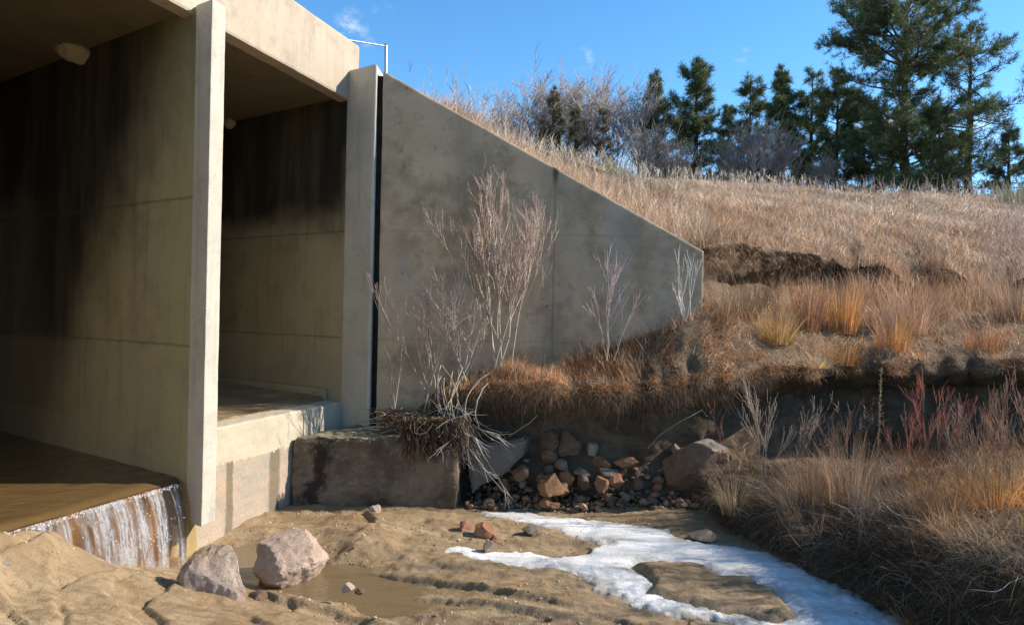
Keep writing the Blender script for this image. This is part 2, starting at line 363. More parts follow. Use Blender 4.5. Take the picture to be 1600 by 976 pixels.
# ------------------------------------------------------------------ bank, terrace and hill (one surface lofted through surveyed section lines)
# every section: bearing, then (distance, height) of each break line
def sec_px(px, rows):
    u = (px - 800) / F; x = u * cr; th = math.atan2(x, 1); k = math.hypot(x, 1)
    return th, [(d * k, z) for d, z in rows]
def sec_th(deg, rows): return math.radians(deg), rows
FAR = [(48, 9.0), (150, 10.5), (900, 11)]
SECS = [
 sec_px(596, [(6.2, .40), (6.25, .45), (6.3, .5), (6.35, .5), (6.4, .5), (6.45, .5), (6.5, .5), (6.55, .52), (6.58, .55), (6.70, 2.0), (6.82, 3.86), (8.5, 3.6), (10, 3.6), (13, 3.7)] + FAR),
 sec_px(640, [(6.1, .40), (6.12, .5), (6.15, .57), (6.2, .6), (6.3, .62), (6.4, .64), (6.45, .66), (6.55, .67), (6.6, .68), (6.72, 2.0), (6.85, 3.70), (8.5, 3.5), (10, 3.6), (13, 3.8)] + FAR),
 sec_px(690, [(6.1, .40), (6.08, .52), (6.08, .60), (6.2, .66), (6.25, .78), (6.22, .88), (6.28, .93), (6.45, .97), (6.62, 1.0), (6.74, 2.0), (6.86, 3.58), (8.5, 3.5), (10, 3.75), (13, 4.05)] + FAR),
 sec_px(725, [(6.35, -.2), (6.33, .0), (6.3, .25), (6.38, .45), (6.42, .75), (6.15, .95), (6.17, 1.0), (6.45, 1.05), (6.62, 1.09), (6.75, 2.0), (6.88, 3.45), (8.7, 3.5), (10, 3.8), (13, 4.4)] + FAR),
 sec_px(770, [(6.45, -.2), (6.40, .0), (6.33, .05), (6.38, .35), (6.44, .80), (6.12, .97), (6.17, 1.05), (6.45, 1.12), (6.66, 1.17), (6.78, 2.0), (6.9, 3.28), (9, 3.6), (10.5, 3.95), (14, 4.65)] + FAR),
 sec_px(820, [(6.45, -.2), (6.38, .02), (6.30, .08), (6.37, .35), (6.44, .80), (6.10, .97), (6.15, 1.05), (6.45, 1.15), (6.68, 1.21), (6.80, 2.0), (6.92, 3.08), (9.3, 3.55), (11.5, 4.1), (15, 4.8)] + FAR),
 sec_px(900, [(6.44, -.2), (6.36, .03), (6.28, .10), (6.37, .35), (6.45, .80), (6.12, .95), (6.15, 1.05), (6.5, 1.20), (6.74, 1.29), (6.86, 2.0), (6.98, 2.82), (9.8, 3.5), (13, 4.4), (17, 5.05)] + FAR),
 sec_px(1000, [(6.42, -.2), (6.32, .04), (6.24, .10), (6.38, .38), (6.46, .82), (6.12, .99), (6.17, 1.09), (6.5, 1.35), (6.80, 1.56), (6.94, 2.0), (7.06, 2.55), (10.5, 3.5), (14, 4.3), (18, 5.25)] + FAR),
 sec_px(1075, [(6.40, -.2), (6.26, .04), (6.2, .10), (6.40, .40), (6.50, .85), (6.25, 1.03), (6.28, 1.14), (6.5, 1.62), (6.88, 1.80), (7.02, 2.0), (7.15, 2.30), (11, 3.4), (15, 4.5), (20, 5.6)] + FAR),
 sec_px(1108, [(6.30, -.2), (6.1, .04), (6.1, .12), (6.48, .42), (6.62, .87), (6.3, 1.05), (6.34, 1.17), (6.62, 1.74), (7.15, 1.80), (7.9, 2.08), (7.1, 2.40), (11.3, 3.4), (15.5, 4.6), (22, 5.95)] + FAR),
 sec_px(1150, [(5.85, -.2), (5.6, .05), (5.8, .22), (6.65, .46), (6.88, .90), (6.42, 1.09), (6.46, 1.20), (6.95, 1.64), (7.7, 1.72), (8.5, 2.1), (7.6, 2.48), (12, 3.5), (17, 4.9), (24, 6.3)] + FAR),
 sec_px(1200, [(5.45, -.2), (5.2, .05), (5.5, .24), (6.8, .34), (7.0, .92), (6.6, 1.14), (6.65, 1.25), (7.6, 1.58), (8.6, 1.76), (9.2, 2.1), (8.45, 2.50), (12.5, 3.6), (18, 5.1), (26, 6.65)] + FAR),
 sec_px(1300, [(4.85, -.2), (4.6, .05), (4.9, .30), (6.9, .38), (7.15, .98), (6.75, 1.14), (6.8, 1.25), (8.0, 1.7), (9.5, 2.05), (9.9, 2.2), (9.4, 2.50), (13.5, 3.7), (20, 5.4), (29, 7.15)] + FAR),
 sec_px(1450, [(4.15, -.2), (3.9, .05), (4.1, .40), (6.9, .46), (7.2, 1.02), (6.9, 1.18), (6.95, 1.29), (8.3, 1.75), (10.0, 2.02), (10.3, 2.15), (10.0, 2.38), (14, 3.6), (21, 5.5), (30, 7.4)] + FAR),
 sec_px(1600, [(3.5, -.2), (3.2, .05), (3.45, .52), (6.7, .56), (7.1, 1.06), (6.85, 1.24), (6.9, 1.35), (8.3, 1.8), (9.7, 2.04), (10.0, 2.12), (9.7, 2.28), (14, 3.5), (21, 5.4), (30, 7.3)] + FAR),
 sec_px(1850, [(2.65, -.2), (2.4, .05), (2.65, .60), (6.0, .62), (6.35, 1.1), (6.25, 1.3), (6.35, 1.4), (8.0, 1.8), (9.5, 2.05), (9.8, 2.2), (9.7, 2.3), (14, 3.4), (21, 5.2), (30, 7.1)] + FAR),
 sec_th(62, [(2.7, -.2), (2.4, .05), (2.7, .75), (8, 1.0), (8.3, 1.1), (8.2, 1.4), (8.3, 1.5), (10, 1.8), (12, 2.1), (12.3, 2.2), (12.2, 2.4), (17, 3.4), (24, 5.2), (32, 7)] + FAR),
 sec_th(95, [(2.6, -.2), (2.3, .05), (2.6, .75), (7, 1.0), (7.3, 1.1), (7.2, 1.4), (7.3, 1.5), (9, 1.8), (11, 2.0), (11.3, 2.2), (11.2, 2.4), (17, 3.4), (24, 5.2), (32, 7)] + FAR),
 sec_th(135, [(4, -.2), (3.6, .05), (3.9, .75), (9, 1.0), (9.3, 1.1), (9.2, 1.4), (9.3, 1.5), (12, 1.8), (14, 2.0), (14.3, 2.2), (14.2, 2.4), (19, 3.4), (26, 5.2), (34, 7)] + FAR),
]
NSUB = [3, 8, 34, 14, 12, 6, 16, 22, 10, 14, 44, 44, 40, 12, 8, 5]
TH = np.array([s[0] for s in SECS]); RR = np.array([[r for r, z in s[1]] for s in SECS]); ZZ = np.array([[z for r, z in s[1]] for s in SECS])
assert RR.shape[1] == len(NSUB) + 1, (RR.shape, len(NSUB))
thc = np.concatenate([np.arange(TH[0], math.atan(.76), .0036), np.linspace(math.atan(.76), TH[-1], 90)[1:]])
ker = np.exp(-np.linspace(-2, 2, 9) ** 2); ker /= ker.sum()
def colint(A):
    o = np.array([np.interp(thc, TH, A[:, k]) for k in range(A.shape[1])])
    p = np.pad(o, ((0, 0), (4, 4)), mode='edge'); return np.array([np.convolve(q, ker, 'valid') for q in p]).T
rc, zc = colint(RR), colint(ZZ)
w2 = sstep(.36, .45, thc)
for k in (7, 8, 9, 10): rc[:, k] += w2 * (fbm(thc * 14, thc * 0 + 3, None, 3, 301) * .6 + fbm(thc * 60, thc * 0, None, 2, 302) * .25)
zc[:, 10] += w2 * fbm(thc * 22, thc * 0 + 9, None, 3, 303) * .22; zc[:, 9] += w2 * .05
zc[:, 10] -= w2 * sstep(.52, .60, thc) * .12
for k in (4, 5, 6): rc[:, k] += sstep(.0, .1, thc) * (fbm(thc * 16, thc * 0 + 5, None, 3, 304) * .10 + fbm(thc * 70, thc * 0 + 5, None, 2, 305) * .035) + w2 * fbm(thc * 18, thc * 0 + 1, None, 3, 306) * .35
for k in (5, 6): zc[:, k] += fbm(thc * 20, thc * 0 + 7, None, 3, 307) * .05 * sstep(-.1, 0, thc)
rows_r, rows_z, rowid = [], [], []
for k, ns in enumerate(NSUB):
    tt = np.arange(ns) / ns
    if k == len(NSUB) - 3: tt = tt
    rows_r.append(rc[:, k:k + 1] * (1 - tt) + rc[:, k + 1:k + 2] * tt); rows_z.append(zc[:, k:k + 1] * (1 - tt) + zc[:, k + 1:k + 2] * tt)
    rowid += [k + t for t in tt]
rows_r.append(rc[:, -1:]); rows_z.append(zc[:, -1:]); rowid.append(len(NSUB))
TR = np.concatenate(rows_r, 1); TZ = np.concatenate(rows_z, 1); rowid = np.array(rowid)
# soften breaks along each section a little except the lips
TZ = TZ - .030 * np.clip(TR - 12, 0, 18) * (RID_ := np.broadcast_to(rowid[None, :] > 10, TR.shape)) * .8
TX = TR * np.sin(thc)[:, None]; TY = TR * np.cos(thc)[:, None]
RID = np.broadcast_to(rowid[None, :], TX.shape)
P3 = np.stack([TX, TY, TZ], -1)
gu = np.gradient(P3, axis=0); gv = np.gradient(P3, axis=1); NN = np.cross(gu, gv); NN /= np.linalg.norm(NN, axis=-1, keepdims=True) + 1e-9
NN *= np.where((NN[..., 2:3] < 0) & (RID[..., None] > 6), -1, 1)
face = np.exp(-((RID - 4.0) / 1.3) ** 2) + np.exp(-((RID - 9) / 1.0) ** 2) * (thc[:, None] > .30) + .8 * np.exp(-((RID - 1.2) / .8) ** 2)
nA = fbm(TX * 1.6, TY * 1.6, TZ * 1.6, 4, 3); nB = fbm(TX * 6, TY * 6, TZ * 6, 4, 9); nC = fbm(TX * .35, TY * .35, TZ * .3, 3, 5)
hillw = sstep(10.2, 12, RID)
inwall = (np.exp(-((RID - 9) / .95) ** 2) * (thc[:, None] < .285))
amp = (nA * (.035 + .06 * face) + nB * (.022 + .045 * face) + fbm(TX * 14, TY * 14, TZ * 14, 3, 19) * .022 * face + nC * .16 * hillw) * (1 - np.clip(inwall * 1.5, 0, 1)) * (1 - sstep(14.5, 15, RID))
amp = amp * sstep(0, .04, thc[:, None] - TH[0] )
P3 = P3 + NN * amp[..., None] * np.where(hillw > .5, 1, 1)[..., None]
P3[..., 2] += np.where(hillw > 0, nC * 0.0, 0)
nu, nv = TX.shape
# keep the terrace clear of the wing wall's front face and the fill behind its back
rel = P3[..., :2] - W0; sw = rel @ WD; nw = rel @ WN
fm = (RID < 8.4) & (sw < WL + .03) & (nw > -.015) & (thc[:, None] < .30)
P3[..., :2] -= WN * np.where(fm, nw + .015 - .05, 0)[..., None]
bmk = (RID >= 9.8) & (RID < 11) & (sw < WL) & (nw < .16); 
P3[..., :2] += WN * np.where(bmk, .16 - nw, 0)[..., None]

def soil_mat():
    m = M('bank_soil'); n = m.noise(2.3, 6, .65); n2 = m.noise(14, 6, .7); n3 = m.noise(60, 4, .7)
    soil = m.mix(m.rng(n, .35, .65), (.10, .066, .042), (.20, .14, .088)); soil = m.mix(m.rng(n2, .45, .7, 0, .6), soil, (.05, .034, .022))
    soil = m.mix(m.rng(m.noise(1.3, 3, .5, stretch=(1, 1, 7)), .5, .65, 0, .45), soil, (.19, .135, .085))
    th = m.mix(m.rng(n2, .35, .65), (.16, .105, .06), (.28, .195, .12)); th = m.mix(m.rng(n3, .4, .7, 0, .6), th, (.11, .07, .04))
    nz = m.sep(m.geo.outputs['Normal'], 2)
    m.col(m.mix(m.rng(nz, .55, .85), soil, th)); m.rough(.95)
    m.bump(m.math('ADD', m.math('MULTIPLY', n2, 1.0), m.math('MULTIPLY', n3, .5)), 1.0, .05); return m.m
MAT['soil'] = soil_mat()
ii = np.arange(nu - 1)[:, None] * nv + np.arange(nv - 1)[None, :]
q = np.stack([ii, ii + nv, ii + nv + 1, ii + 1], -1).reshape(-1, 4)
from mathutils.bvhtree import BVHTree
BVH = BVHTree.FromPolygons(P3.reshape(-1, 3).tolist(), q.tolist())
hill = tag(mk('creek_bank_and_hill', P3, q[:, ::-1], MAT['soil'], None, True), kind='structure')
def hillz(X, Y):
    th = math.atan2(X, Y); r = math.hypot(X, Y)
    Rr = np.array([np.interp(th, TH, RR[:, k]) for k in range(10, RR.shape[1])]); Zr = np.array([np.interp(th, TH, ZZ[:, k]) for k in range(10, RR.shape[1])])
    return float(np.interp(r, Rr, Zr)) - .024 * min(18, max(0, r - 12))
# road fill left of and behind the headwall
ebV = [(*plan(-2.1, .27), 3.99), (*plan(T2 + .3, .27), 3.90), (*(W0 + WD * .1 + WN * .12), 3.78), (*(W0 + WD * .8 + WN * .12), 3.42), (2.0, 13, 4.2), (5, 40, 8.8), (-60, 60, 8.8), (-60, -10, 3.9), (-6, -6, 3.9), (*plan(-2.1, .27), -.2)]
eb = mk('road_embankment', [v[:3] for v in ebV[:9]], [[0, 8, 7, 6], [0, 6, 4, 1], [1, 4, 3, 2], [4, 6, 5]], MAT['soil']); tag(eb, kind='structure')

# ------------------------------------------------------------------ stream bed
CT = [(0, 976, .30), (100, 976, .27), (250, 976, .19), (400, 976, .11), (500, 976, .05), (0, 900, .37), (60, 900, .34), (0, 850, .45), (28, 818, .54), (-20, 818, .62), (-100, 820, .66), (98, 848, .37), (148, 864, .23),
      (-100, 900, .42), (120, 880, .30), (170, 885, .17), (250, 905, .15), (330, 940, .12), (215, 868, .07), (300, 856, .02), (340, 858, .0), (375, 858, -.03),
      (420, 905, -.06), (500, 905, -.07), (560, 920, -.06), (450, 932, -.05), (620, 955, -.05), (560, 976, -.04), (680, 976, -.02), (400, 830, .05), (480, 788, .05),
      (550, 800, .07), (600, 840, .045), (540, 862, .02), (650, 880, .0), (700, 900, .0), (800, 940, .0), (900, 976, .0), (650, 788, .06), (700, 790, .03),
      (800, 800, .02), (750, 850, .035), (850, 840, .03), (900, 850, .0), (950, 900, .0), (1000, 788, .05), (1100, 800, .06), (1150, 860, .0), (1300, 930, .0),
      (1200, 976, .0), (1500, 976, .0)]
cp = [tuple(G(a, b, c)) for a, b, c in CT] + [(0, 0, .05), (3, 0, 0), (-4, 0, .35), (-4, 3, .6), (2, 2, 0), (-1, 1.5, .15), (0, 2, .0), (-6, 6, .6), (5, 6, 0), (-1, 7, .05), (6, -3, .0), (-6, -3, .4)]
cp = np.array(cp)
def tps(r2): return r2 * np.log(r2 + 1e-9) * .5
n_ = len(cp); D2 = ((cp[:, None, :2] - cp[None, :, :2]) ** 2).sum(-1)
Am = np.zeros((n_ + 3, n_ + 3)); Am[:n_, :n_] = tps(D2) + np.eye(n_) * .02; Am[:n_, n_] = 1; Am[:n_, n_ + 1:] = cp[:, :2]; Am[n_, :n_] = 1; Am[n_ + 1:, :n_] = cp[:, :2].T
co_ = np.linalg.solve(Am, np.concatenate([cp[:, 2], [0, 0, 0]]))
RIDGES = [(np.array([tuple(G(a, b, .02))[:2] for a, b in p]), h) for p, h in (
  ([(540, 880), (600, 893), (660, 903), (720, 913), (800, 935), (880, 947), (980, 955)], .035), ([(385, 925), (440, 946), (520, 958), (600, 972), (660, 985)], .045),
  ([(610, 922), (700, 938), (800, 957), (900, 976), (960, 990)], .03), ([(590, 955), (680, 962), (770, 978)], .02), ([(560, 800), (590, 830), (560, 850), (510, 846)], .03),
  ([(640, 872), (690, 884), (760, 896), (830, 905)], .022), ([(700, 968), (800, 985), (900, 1000)], .02), ([(470, 880), (520, 874), (560, 868), (610, 872)], .03), ([(620, 835), (560, 842), (500, 836)], .025))]
RIDGES += [(np.array([tuple(G(a, b, .28))[:2] for a, b in p]), h) for p, h in (
  ([(100, 1000), (92, 960), (78, 925), (92, 890), (110, 868)], .035), ([(250, 960), (200, 945), (160, 925), (175, 905), (230, 905)], .03), ([(330, 990), (280, 960), (230, 950)], .025), ([(20, 990), (10, 960), (-20, 930)], .03), ([(180, 990), (170, 965), (140, 955)], .02))]
def bed(X, Y):
    X = np.asarray(X, float); Y = np.asarray(Y, float); sh = X.shape; x = X.ravel(); y = Y.ravel()
    z = co_[n_] + co_[n_ + 1] * x + co_[n_ + 2] * y
    for i in range(n_): z = z + co_[i] * tps((x - cp[i, 0]) ** 2 + (y - cp[i, 1]) ** 2)
    z = np.clip(z, -.12, .66)
    # flow runs from the culvert to the lower right: layered little scarps across it
    fx = x * .93 - y * .36; fy = x * .36 + y * .93
    wrp = fbm(fx * .55, fy * 1.2, None, 4, 41)
    f = (fy * 1.0 + wrp * .85 + fx * .22) * 3.2
    saw = f - np.floor(f); lay = (sstep(0, .05, saw) - saw)
    zone = sstep(5.4, 4.6, y) * sstep(-3.2, -2.0, x)
    z = z + lay * .030 * (zone * sstep(-.35, .25, vnoise(x * .9, y * .9, None, 77)) + .12)
    f2 = (x * .8 + y * .35 + fbm(x * .9, y * .9, None, 3, 51) * 1.1) * 3.0; saw2 = f2 - np.floor(f2)
    near = sstep(4.4, 3.9, y) * sstep(-.6, -1.2, x)
    z = z + (sstep(0, .08, saw2) - saw2) * .028 * near
    wig = fbm(x * 2.2, y * 2.2, None, 3, 44) * .035 + fbm(x * 11, y * 11, None, 2, 45) * .012
    z = z + fbm(x * 1.7, y * 1.7, None, 4, 6) * .022 + fbm(x * 7, y * 7, None, 3, 8) * .011 + fbm(x * 26, y * 26, None, 2, 12) * .0055 + fbm(x * 13, y * 13, None, 2, 13) * .005
    for pts_, h_ in RIDGES:
        best = np.full(x.shape, 1e9); sg = np.zeros(x.shape)
        for i in range(len(pts_) - 1):
            a = pts_[i]; ab = pts_[i + 1] - a; L2 = ab @ ab; t = np.clip(((x - a[0]) * ab[0] + (y - a[1]) * ab[1]) / L2, 0, 1)
            dd = np.hypot(x - a[0] - t * ab[0], y - a[1] - t * ab[1]); side = (ab[0] * (y - a[1]) - ab[1] * (x - a[0])) / math.sqrt(L2); m_ = dd < best
            best = np.where(m_, dd, best); sg = np.where(m_, side, sg)
        e0 = pts_[0]; e1 = pts_[-1]; fade = sstep(0, .25, np.hypot(x - e0[0], y - e0[1])) * sstep(0, .25, np.hypot(x - e1[0], y - e1[1]))
        sg = np.sign(sg) * best + wig
        z = z + h_ * 1.25 * fade * sstep(-.016, .022, sg) * np.exp(-np.clip(sg, 0, 9) / .16)
    # hummocky wet sand between the sill and the pool
    hm = sstep(4.4, 4.9, y) * sstep(6.4, 5.6, y) * sstep(.9, .2, x)
    z = z + hm * (np.maximum(0, fbm(x * 3.1, y * 3.6, None, 3, 33)) * .06 - .012)
    # nothing rises through the culvert floor
    s_in = (x - A0[0]) * -H[1] * -1; nh = np.array([H[1], -H[0]]); out_d = (x - A0[0]) * nh[0] + (y - A0[1]) * nh[1]
    z = np.where(out_d < .06, np.minimum(z, .2), z)
    return z.reshape(sh)
gx = np.concatenate([np.linspace(-8, -3.45, 30)[:-1], np.arange(-3.45, 2.6, .0135), np.linspace(2.6, 7, 30)])
gy = np.concatenate([np.linspace(-8, 2.4, 50)[:-1], np.arange(2.4, 5.2, .0125), np.arange(5.2, 7.0, .03)])
GX, GY = np.meshgrid(gx, gy, indexing='ij'); GZ = bed(GX, GY)

# outlines on the sand, given where they lie on the ground
def poly_world(pts, z=.02): return np.array([tuple(G(a, b, z))[:2] for a, b in pts])
def inside(poly, x, y):
    r = np.zeros(x.shape, bool); n = len(poly)
    for i in range(n):
        x1, y1 = poly[i]; x2, y2 = poly[(i + 1) % n]
        c = ((y1 > y) != (y2 > y)) & (x < (x2 - x1) * (y - y1) / (y2 - y1 + 1e-12) + x1); r ^= c
    return r
def pdist(poly, x, y):
    d = np.full(x.shape, 1e9); n = len(poly)
    for i in range(n):
        a = poly[i]; b = poly[(i + 1) % n]; ab = b - a; t = np.clip(((x - a[0]) * ab[0] + (y - a[1]) * ab[1]) / (ab @ ab + 1e-12), 0, 1)
        d = np.minimum(d, np.hypot(x - a[0] - t * ab[0], y - a[1] - t * ab[1]))
    return np.where(inside(poly, x, y), d, -d)
SNOW = poly_world([(695, 792), (760, 796), (830, 799), (900, 806), (980, 815), (1040, 826), (1075, 842), (1130, 850), (1180, 853), (1215, 866), (1250, 885), (1310, 910), (1380, 945), (1450, 985), (1500, 1040),
                   (1250, 1010), (1180, 978), (1090, 962), (1010, 948), (955, 930), (905, 905), (850, 893), (780, 886), (735, 876), (695, 864), (668, 852), (720, 851), (790, 858), (850, 860), (925, 853), (950, 847), (890, 842), (868, 828), (820, 818), (760, 808)])
HOLE = poly_world([(992, 877), (1060, 879), (1100, 884), (1122, 900), (1165, 903), (1205, 918), (1232, 938), (1242, 962), (1205, 968), (1150, 955), (1095, 944), (1050, 932), (1012, 922), (1018, 905)])
EDGE_N = fbm(GX * 5, GY * 5, None, 4, 61) * .055
SD = pdist(SNOW, GX, GY) + EDGE_N; HD = pdist(HOLE, GX, GY) + EDGE_N * .5
GZ = GZ - .03 * sstep(0, .2, SD) * sstep(.02, -.1, HD) + sstep(-.02, .05, HD) * .045       # the sand slab stands up inside the ice
def sand_mat():
    m = M('wet_sand'); z = m.sep(m.pos, 2); y = m.sep(m.pos, 1)
    n = m.noise(1.3, 5, .6); n2 = m.noise(9, 6, .7); n3 = m.noise(160, 3, .7); n4 = m.noise(40, 4, .7)
    c = m.mix(m.rng(n, .35, .65), (.28, .19, .098), (.39, .285, .165))
    c = m.mix(m.rng(n2, .45, .75, 0, .5), c, (.19, .12, .06)); c = m.mix(m.rng(n3, .35, .8, 0, .55), c, (.20, .125, .06))
    c = m.mix(m.rng(n3, .36, .22, 0, .6), c, (.60, .48, .32)); c = m.mix(m.rng(m.noise(22, 5, .75), .52, .70, 0, .55), c, (.12, .075, .04)); c = m.mix(m.rng(m.noise(2.6, 6, .7, stretch=(.6, 1.6, 1)), .50, .56, 0, .42), c, (.17, .11, .055))
    wet = m.rng(m.math('ADD', z, m.math('MULTIPLY', n2, .05)), .05, .0)
    st = m.noise(7, 4, .6, stretch=(.5, 2.2, 1)); wet = m.math('MAXIMUM', wet, m.rng(st, .50, .60, 0, .8))
    c = m.mix(m.math('MULTIPLY', wet, .6), c, (.22, .135, .06))
    m.col(c); m.put(m.p.inputs['Roughness'], m.rng(wet, 0, 1, .85, .28)); m.p.inputs['Specular IOR Level'].default_value = .45
    m.bump(m.math('ADD', m.math('MULTIPLY', n4, .8), m.math('MULTIPLY', n3, .35)), .9, .016); return m.m
nX, nY = GX.shape; ii = np.arange(nX - 1)[:, None] * nY + np.arange(nY - 1)[None, :]; q = np.stack([ii, ii + nY, ii + nY + 1, ii + 1], -1).reshape(-1, 4)
tag(mk('stream_bed', np.stack([GX, GY, GZ], -1), q, sand_mat(), None, True), kind='structure')
gm = M('far_ground'); gm.col(gm.mix(gm.noise(.3), (.22, .16, .09), (.30, .22, .13))); gm.rough(.95)
tag(mk('ground', [(-900, -900, -.45), (900, -900, -.45), (900, 900, -.45), (-900, 900, -.45)], [[0, 1, 2, 3]], gm.m), kind='structure')

# ice and snow sheet
def snow_mat():
    m = M('snow_ice'); n = m.noise(3, 4, .6, stretch=(.35, 1.6, 1)); n2 = m.noise(30, 5, .7)
    c = m.mix(m.rng(n, .4, .62), (.80, .79, .77), (.60, .59, .57)); c = m.mix(m.rng(n2, .55, .8, 0, .35), c, (.55, .50, .44))
    m.col(c); m.rough(.65); m.p.inputs['Subsurface Weight'].default_value = .0
    c = m.mix(m.rng(m.noise(60, 5, .7), .52, .68, 0, .5), c, (.50, .46, .40)); sa = m.nt.nodes.new('ShaderNodeAttribute'); sa.attribute_name = 'Col'; ef = m.math('MULTIPLY', m.math('SUBTRACT', 1.0, m.sep(sa.outputs['Vector'], 0)), m.rng(n2, .35, .55, .35, .95)); c = m.mix(ef, c, (.42, .36, .28)); m.col(c)
    m.bump(m.math('ADD', m.math('MULTIPLY', n2, .8), m.noise(110, 3, .7)), .8, .014); return m.m
sx = np.arange(-1.3, 2.9, .016); sy = np.arange(3.1, 6.6, .016); SX, SY = np.meshgrid(sx, sy, indexing='ij')
en = fbm(SX * 5, SY * 5, None, 4, 61) * .055 + fbm(SX * 20, SY * 20, None, 3, 65) * .05; d = np.minimum(pdist(SNOW, SX, SY) + en, -(pdist(HOLE, SX, SY) + en * .5))
patch = vnoise(SX * 2.2, SY * 3.2, None, 71)
d = d + .022 - .12 * sstep(.35, .75, patch) * sstep(4.5, 5.0, SY)
th = .026 * sstep(-.01, .11, d) + .004 * fbm(SX * 9, SY * 18, None, 3, 67) + .018 * fbm(SX * 28, SY * 28, None, 3, 68) * sstep(4.9, 4.3, SY)
SZ = bed(SX, SY) - .03 + th + .0; base_lvl = fbm(SX * 1.2, SY * 1.2, None, 2, 6) * .004 + .017
SZ = np.maximum(base_lvl + th - .018, np.minimum(SZ, base_lvl + .03 + th * .3))
nX, nY = SX.shape; ii = (np.arange(nX - 1)[:, None] * nY + np.arange(nY - 1)[None, :]).reshape(-1); dm = d[:-1, :-1].reshape(-1)
dd = np.minimum(np.minimum(d[:-1, :-1], d[1:, :-1]), np.minimum(d[:-1, 1:], d[1:, 1:])).reshape(-1)
SZ = np.where(d < .012, SZ - .05, SZ)
ii = ii[dd > -.02]; q = np.stack([ii, ii + nY, ii + nY + 1, ii + 1], -1)
sedge = sstep(.0, .16, d + fbm(SX * 9, SY * 9, None, 3, 72) * .10 + vnoise(SX * 2.1, SY * 4.1, None, 73) * .05)
tag(mk('snow_patch', np.stack([SX, SY, SZ], -1), q, snow_mat(), None, True, np.repeat(sedge.reshape(-1, 1), 3, 1)), 'strip of old white snow and ice on the sand along the right bank', 'snow', kind='stuff')

# ------------------------------------------------------------------ water
def water_mat(name, tint, rough=.03, bump=.25, scale=(9, 14, 9), alpha=.45, dcol=(.42, .27, .12, 1)):
    m = M(name); nt = m.nt
    tr = nt.nodes.new('ShaderNodeBsdfTransparent'); tr.inputs[0].default_value = (*tint, 1)
    gl = nt.nodes.new('ShaderNodeBsdfGlossy'); gl.inputs['Roughness'].default_value = rough; gl.inputs['Color'].default_value = (.9, .95, 1, 1)
    df = nt.nodes.new('ShaderNodeBsdfDiffuse'); df.inputs[0].default_value = dcol
    fr = nt.nodes.new('ShaderNodeFresnel'); fr.inputs['IOR'].default_value = 1.33
    bp = nt.nodes.new('ShaderNodeBump'); bp.inputs['Strength'].default_value = bump; bp.inputs['Distance'].default_value = .03
    m.lnk(m.noise(1.0, 4, .55, stretch=scale), bp.inputs['Height'])
    m.lnk(bp.outputs[0], gl.inputs['Normal']); m.lnk(bp.outputs[0], fr.inputs['Normal'])
    a = nt.nodes.new('ShaderNodeMixShader'); a.inputs[0].default_value = alpha; m.lnk(tr.outputs[0], a.inputs[1]); m.lnk(df.outputs[0], a.inputs[2])
    b = nt.nodes.new('ShaderNodeMixShader'); m.lnk(fr.outputs[0], b.inputs[0]); m.lnk(a.outputs[0], b.inputs[1]); m.lnk(gl.outputs[0], b.inputs[2])
    m.lnk(b.outputs[0], m.out.inputs['Surface']); return m.m
def grid_xy(x0, x1, y0, y1, st, zf):
    a = np.arange(x0, x1, st); b = np.arange(y0, y1, st); X, Y = np.meshgrid(a, b, indexing='ij'); n2 = len(b)
    ii = np.arange(len(a) - 1)[:, None] * n2 + np.arange(n2 - 1)[None, :]
    return np.stack([X, Y, zf(X, Y)], -1), np.stack([ii, ii + n2, ii + n2 + 1, ii + 1], -1).reshape(-1, 4)
V, q = grid_xy(-2.6, 2.2, 2.2, 5.3, .05, lambda X, Y: np.full(X.shape, -.012))
cen = V.reshape(-1, 3)[q].mean(1); q = q[((cen[:, 0] - A0[0]) * H[1] - (cen[:, 1] - A0[1]) * H[0]) > .05]
tag(mk('pool_water', V, q, water_mat('pool_water', (.95, .86, .70), .04, .35, (5, 14, 5), .36, (.42, .29, .15, 1)), None, True), kind='structure')
# stream inside the first cell, rounding over the apron edge
MAT['flow'] = water_mat('stream_water', (.70, .46, .24), .05, .6, (9, 9, 9), .34, (.34, .21, .085, 1))
ts = np.linspace(-1.84, -.004, 150); ss = np.concatenate([np.linspace(12, 1.2, 25)[:-1], np.linspace(1.2, .02, 60)])
T_, S_ = np.meshgrid(ts, ss, indexing='ij')
XY = A0 + T_[..., None] * H + S_[..., None] * B
Zs = .528 + fbm(XY[..., 0] * 6, XY[..., 1] * 6, None, 3, 81) * .007 * sstep(3, .4, S_) - .02 * sstep(.12, 0, S_)
V = np.concatenate([XY, Zs[..., None]], -1); n2 = len(ss); ii = np.arange(len(ts) - 1)[:, None] * n2 + np.arange(n2 - 1)[None, :]
tag(mk('stream_water', V, np.stack([ii, ii + 1, ii + n2 + 1, ii + n2], -1).reshape(-1, 4), MAT['flow'], None, True), kind='structure')
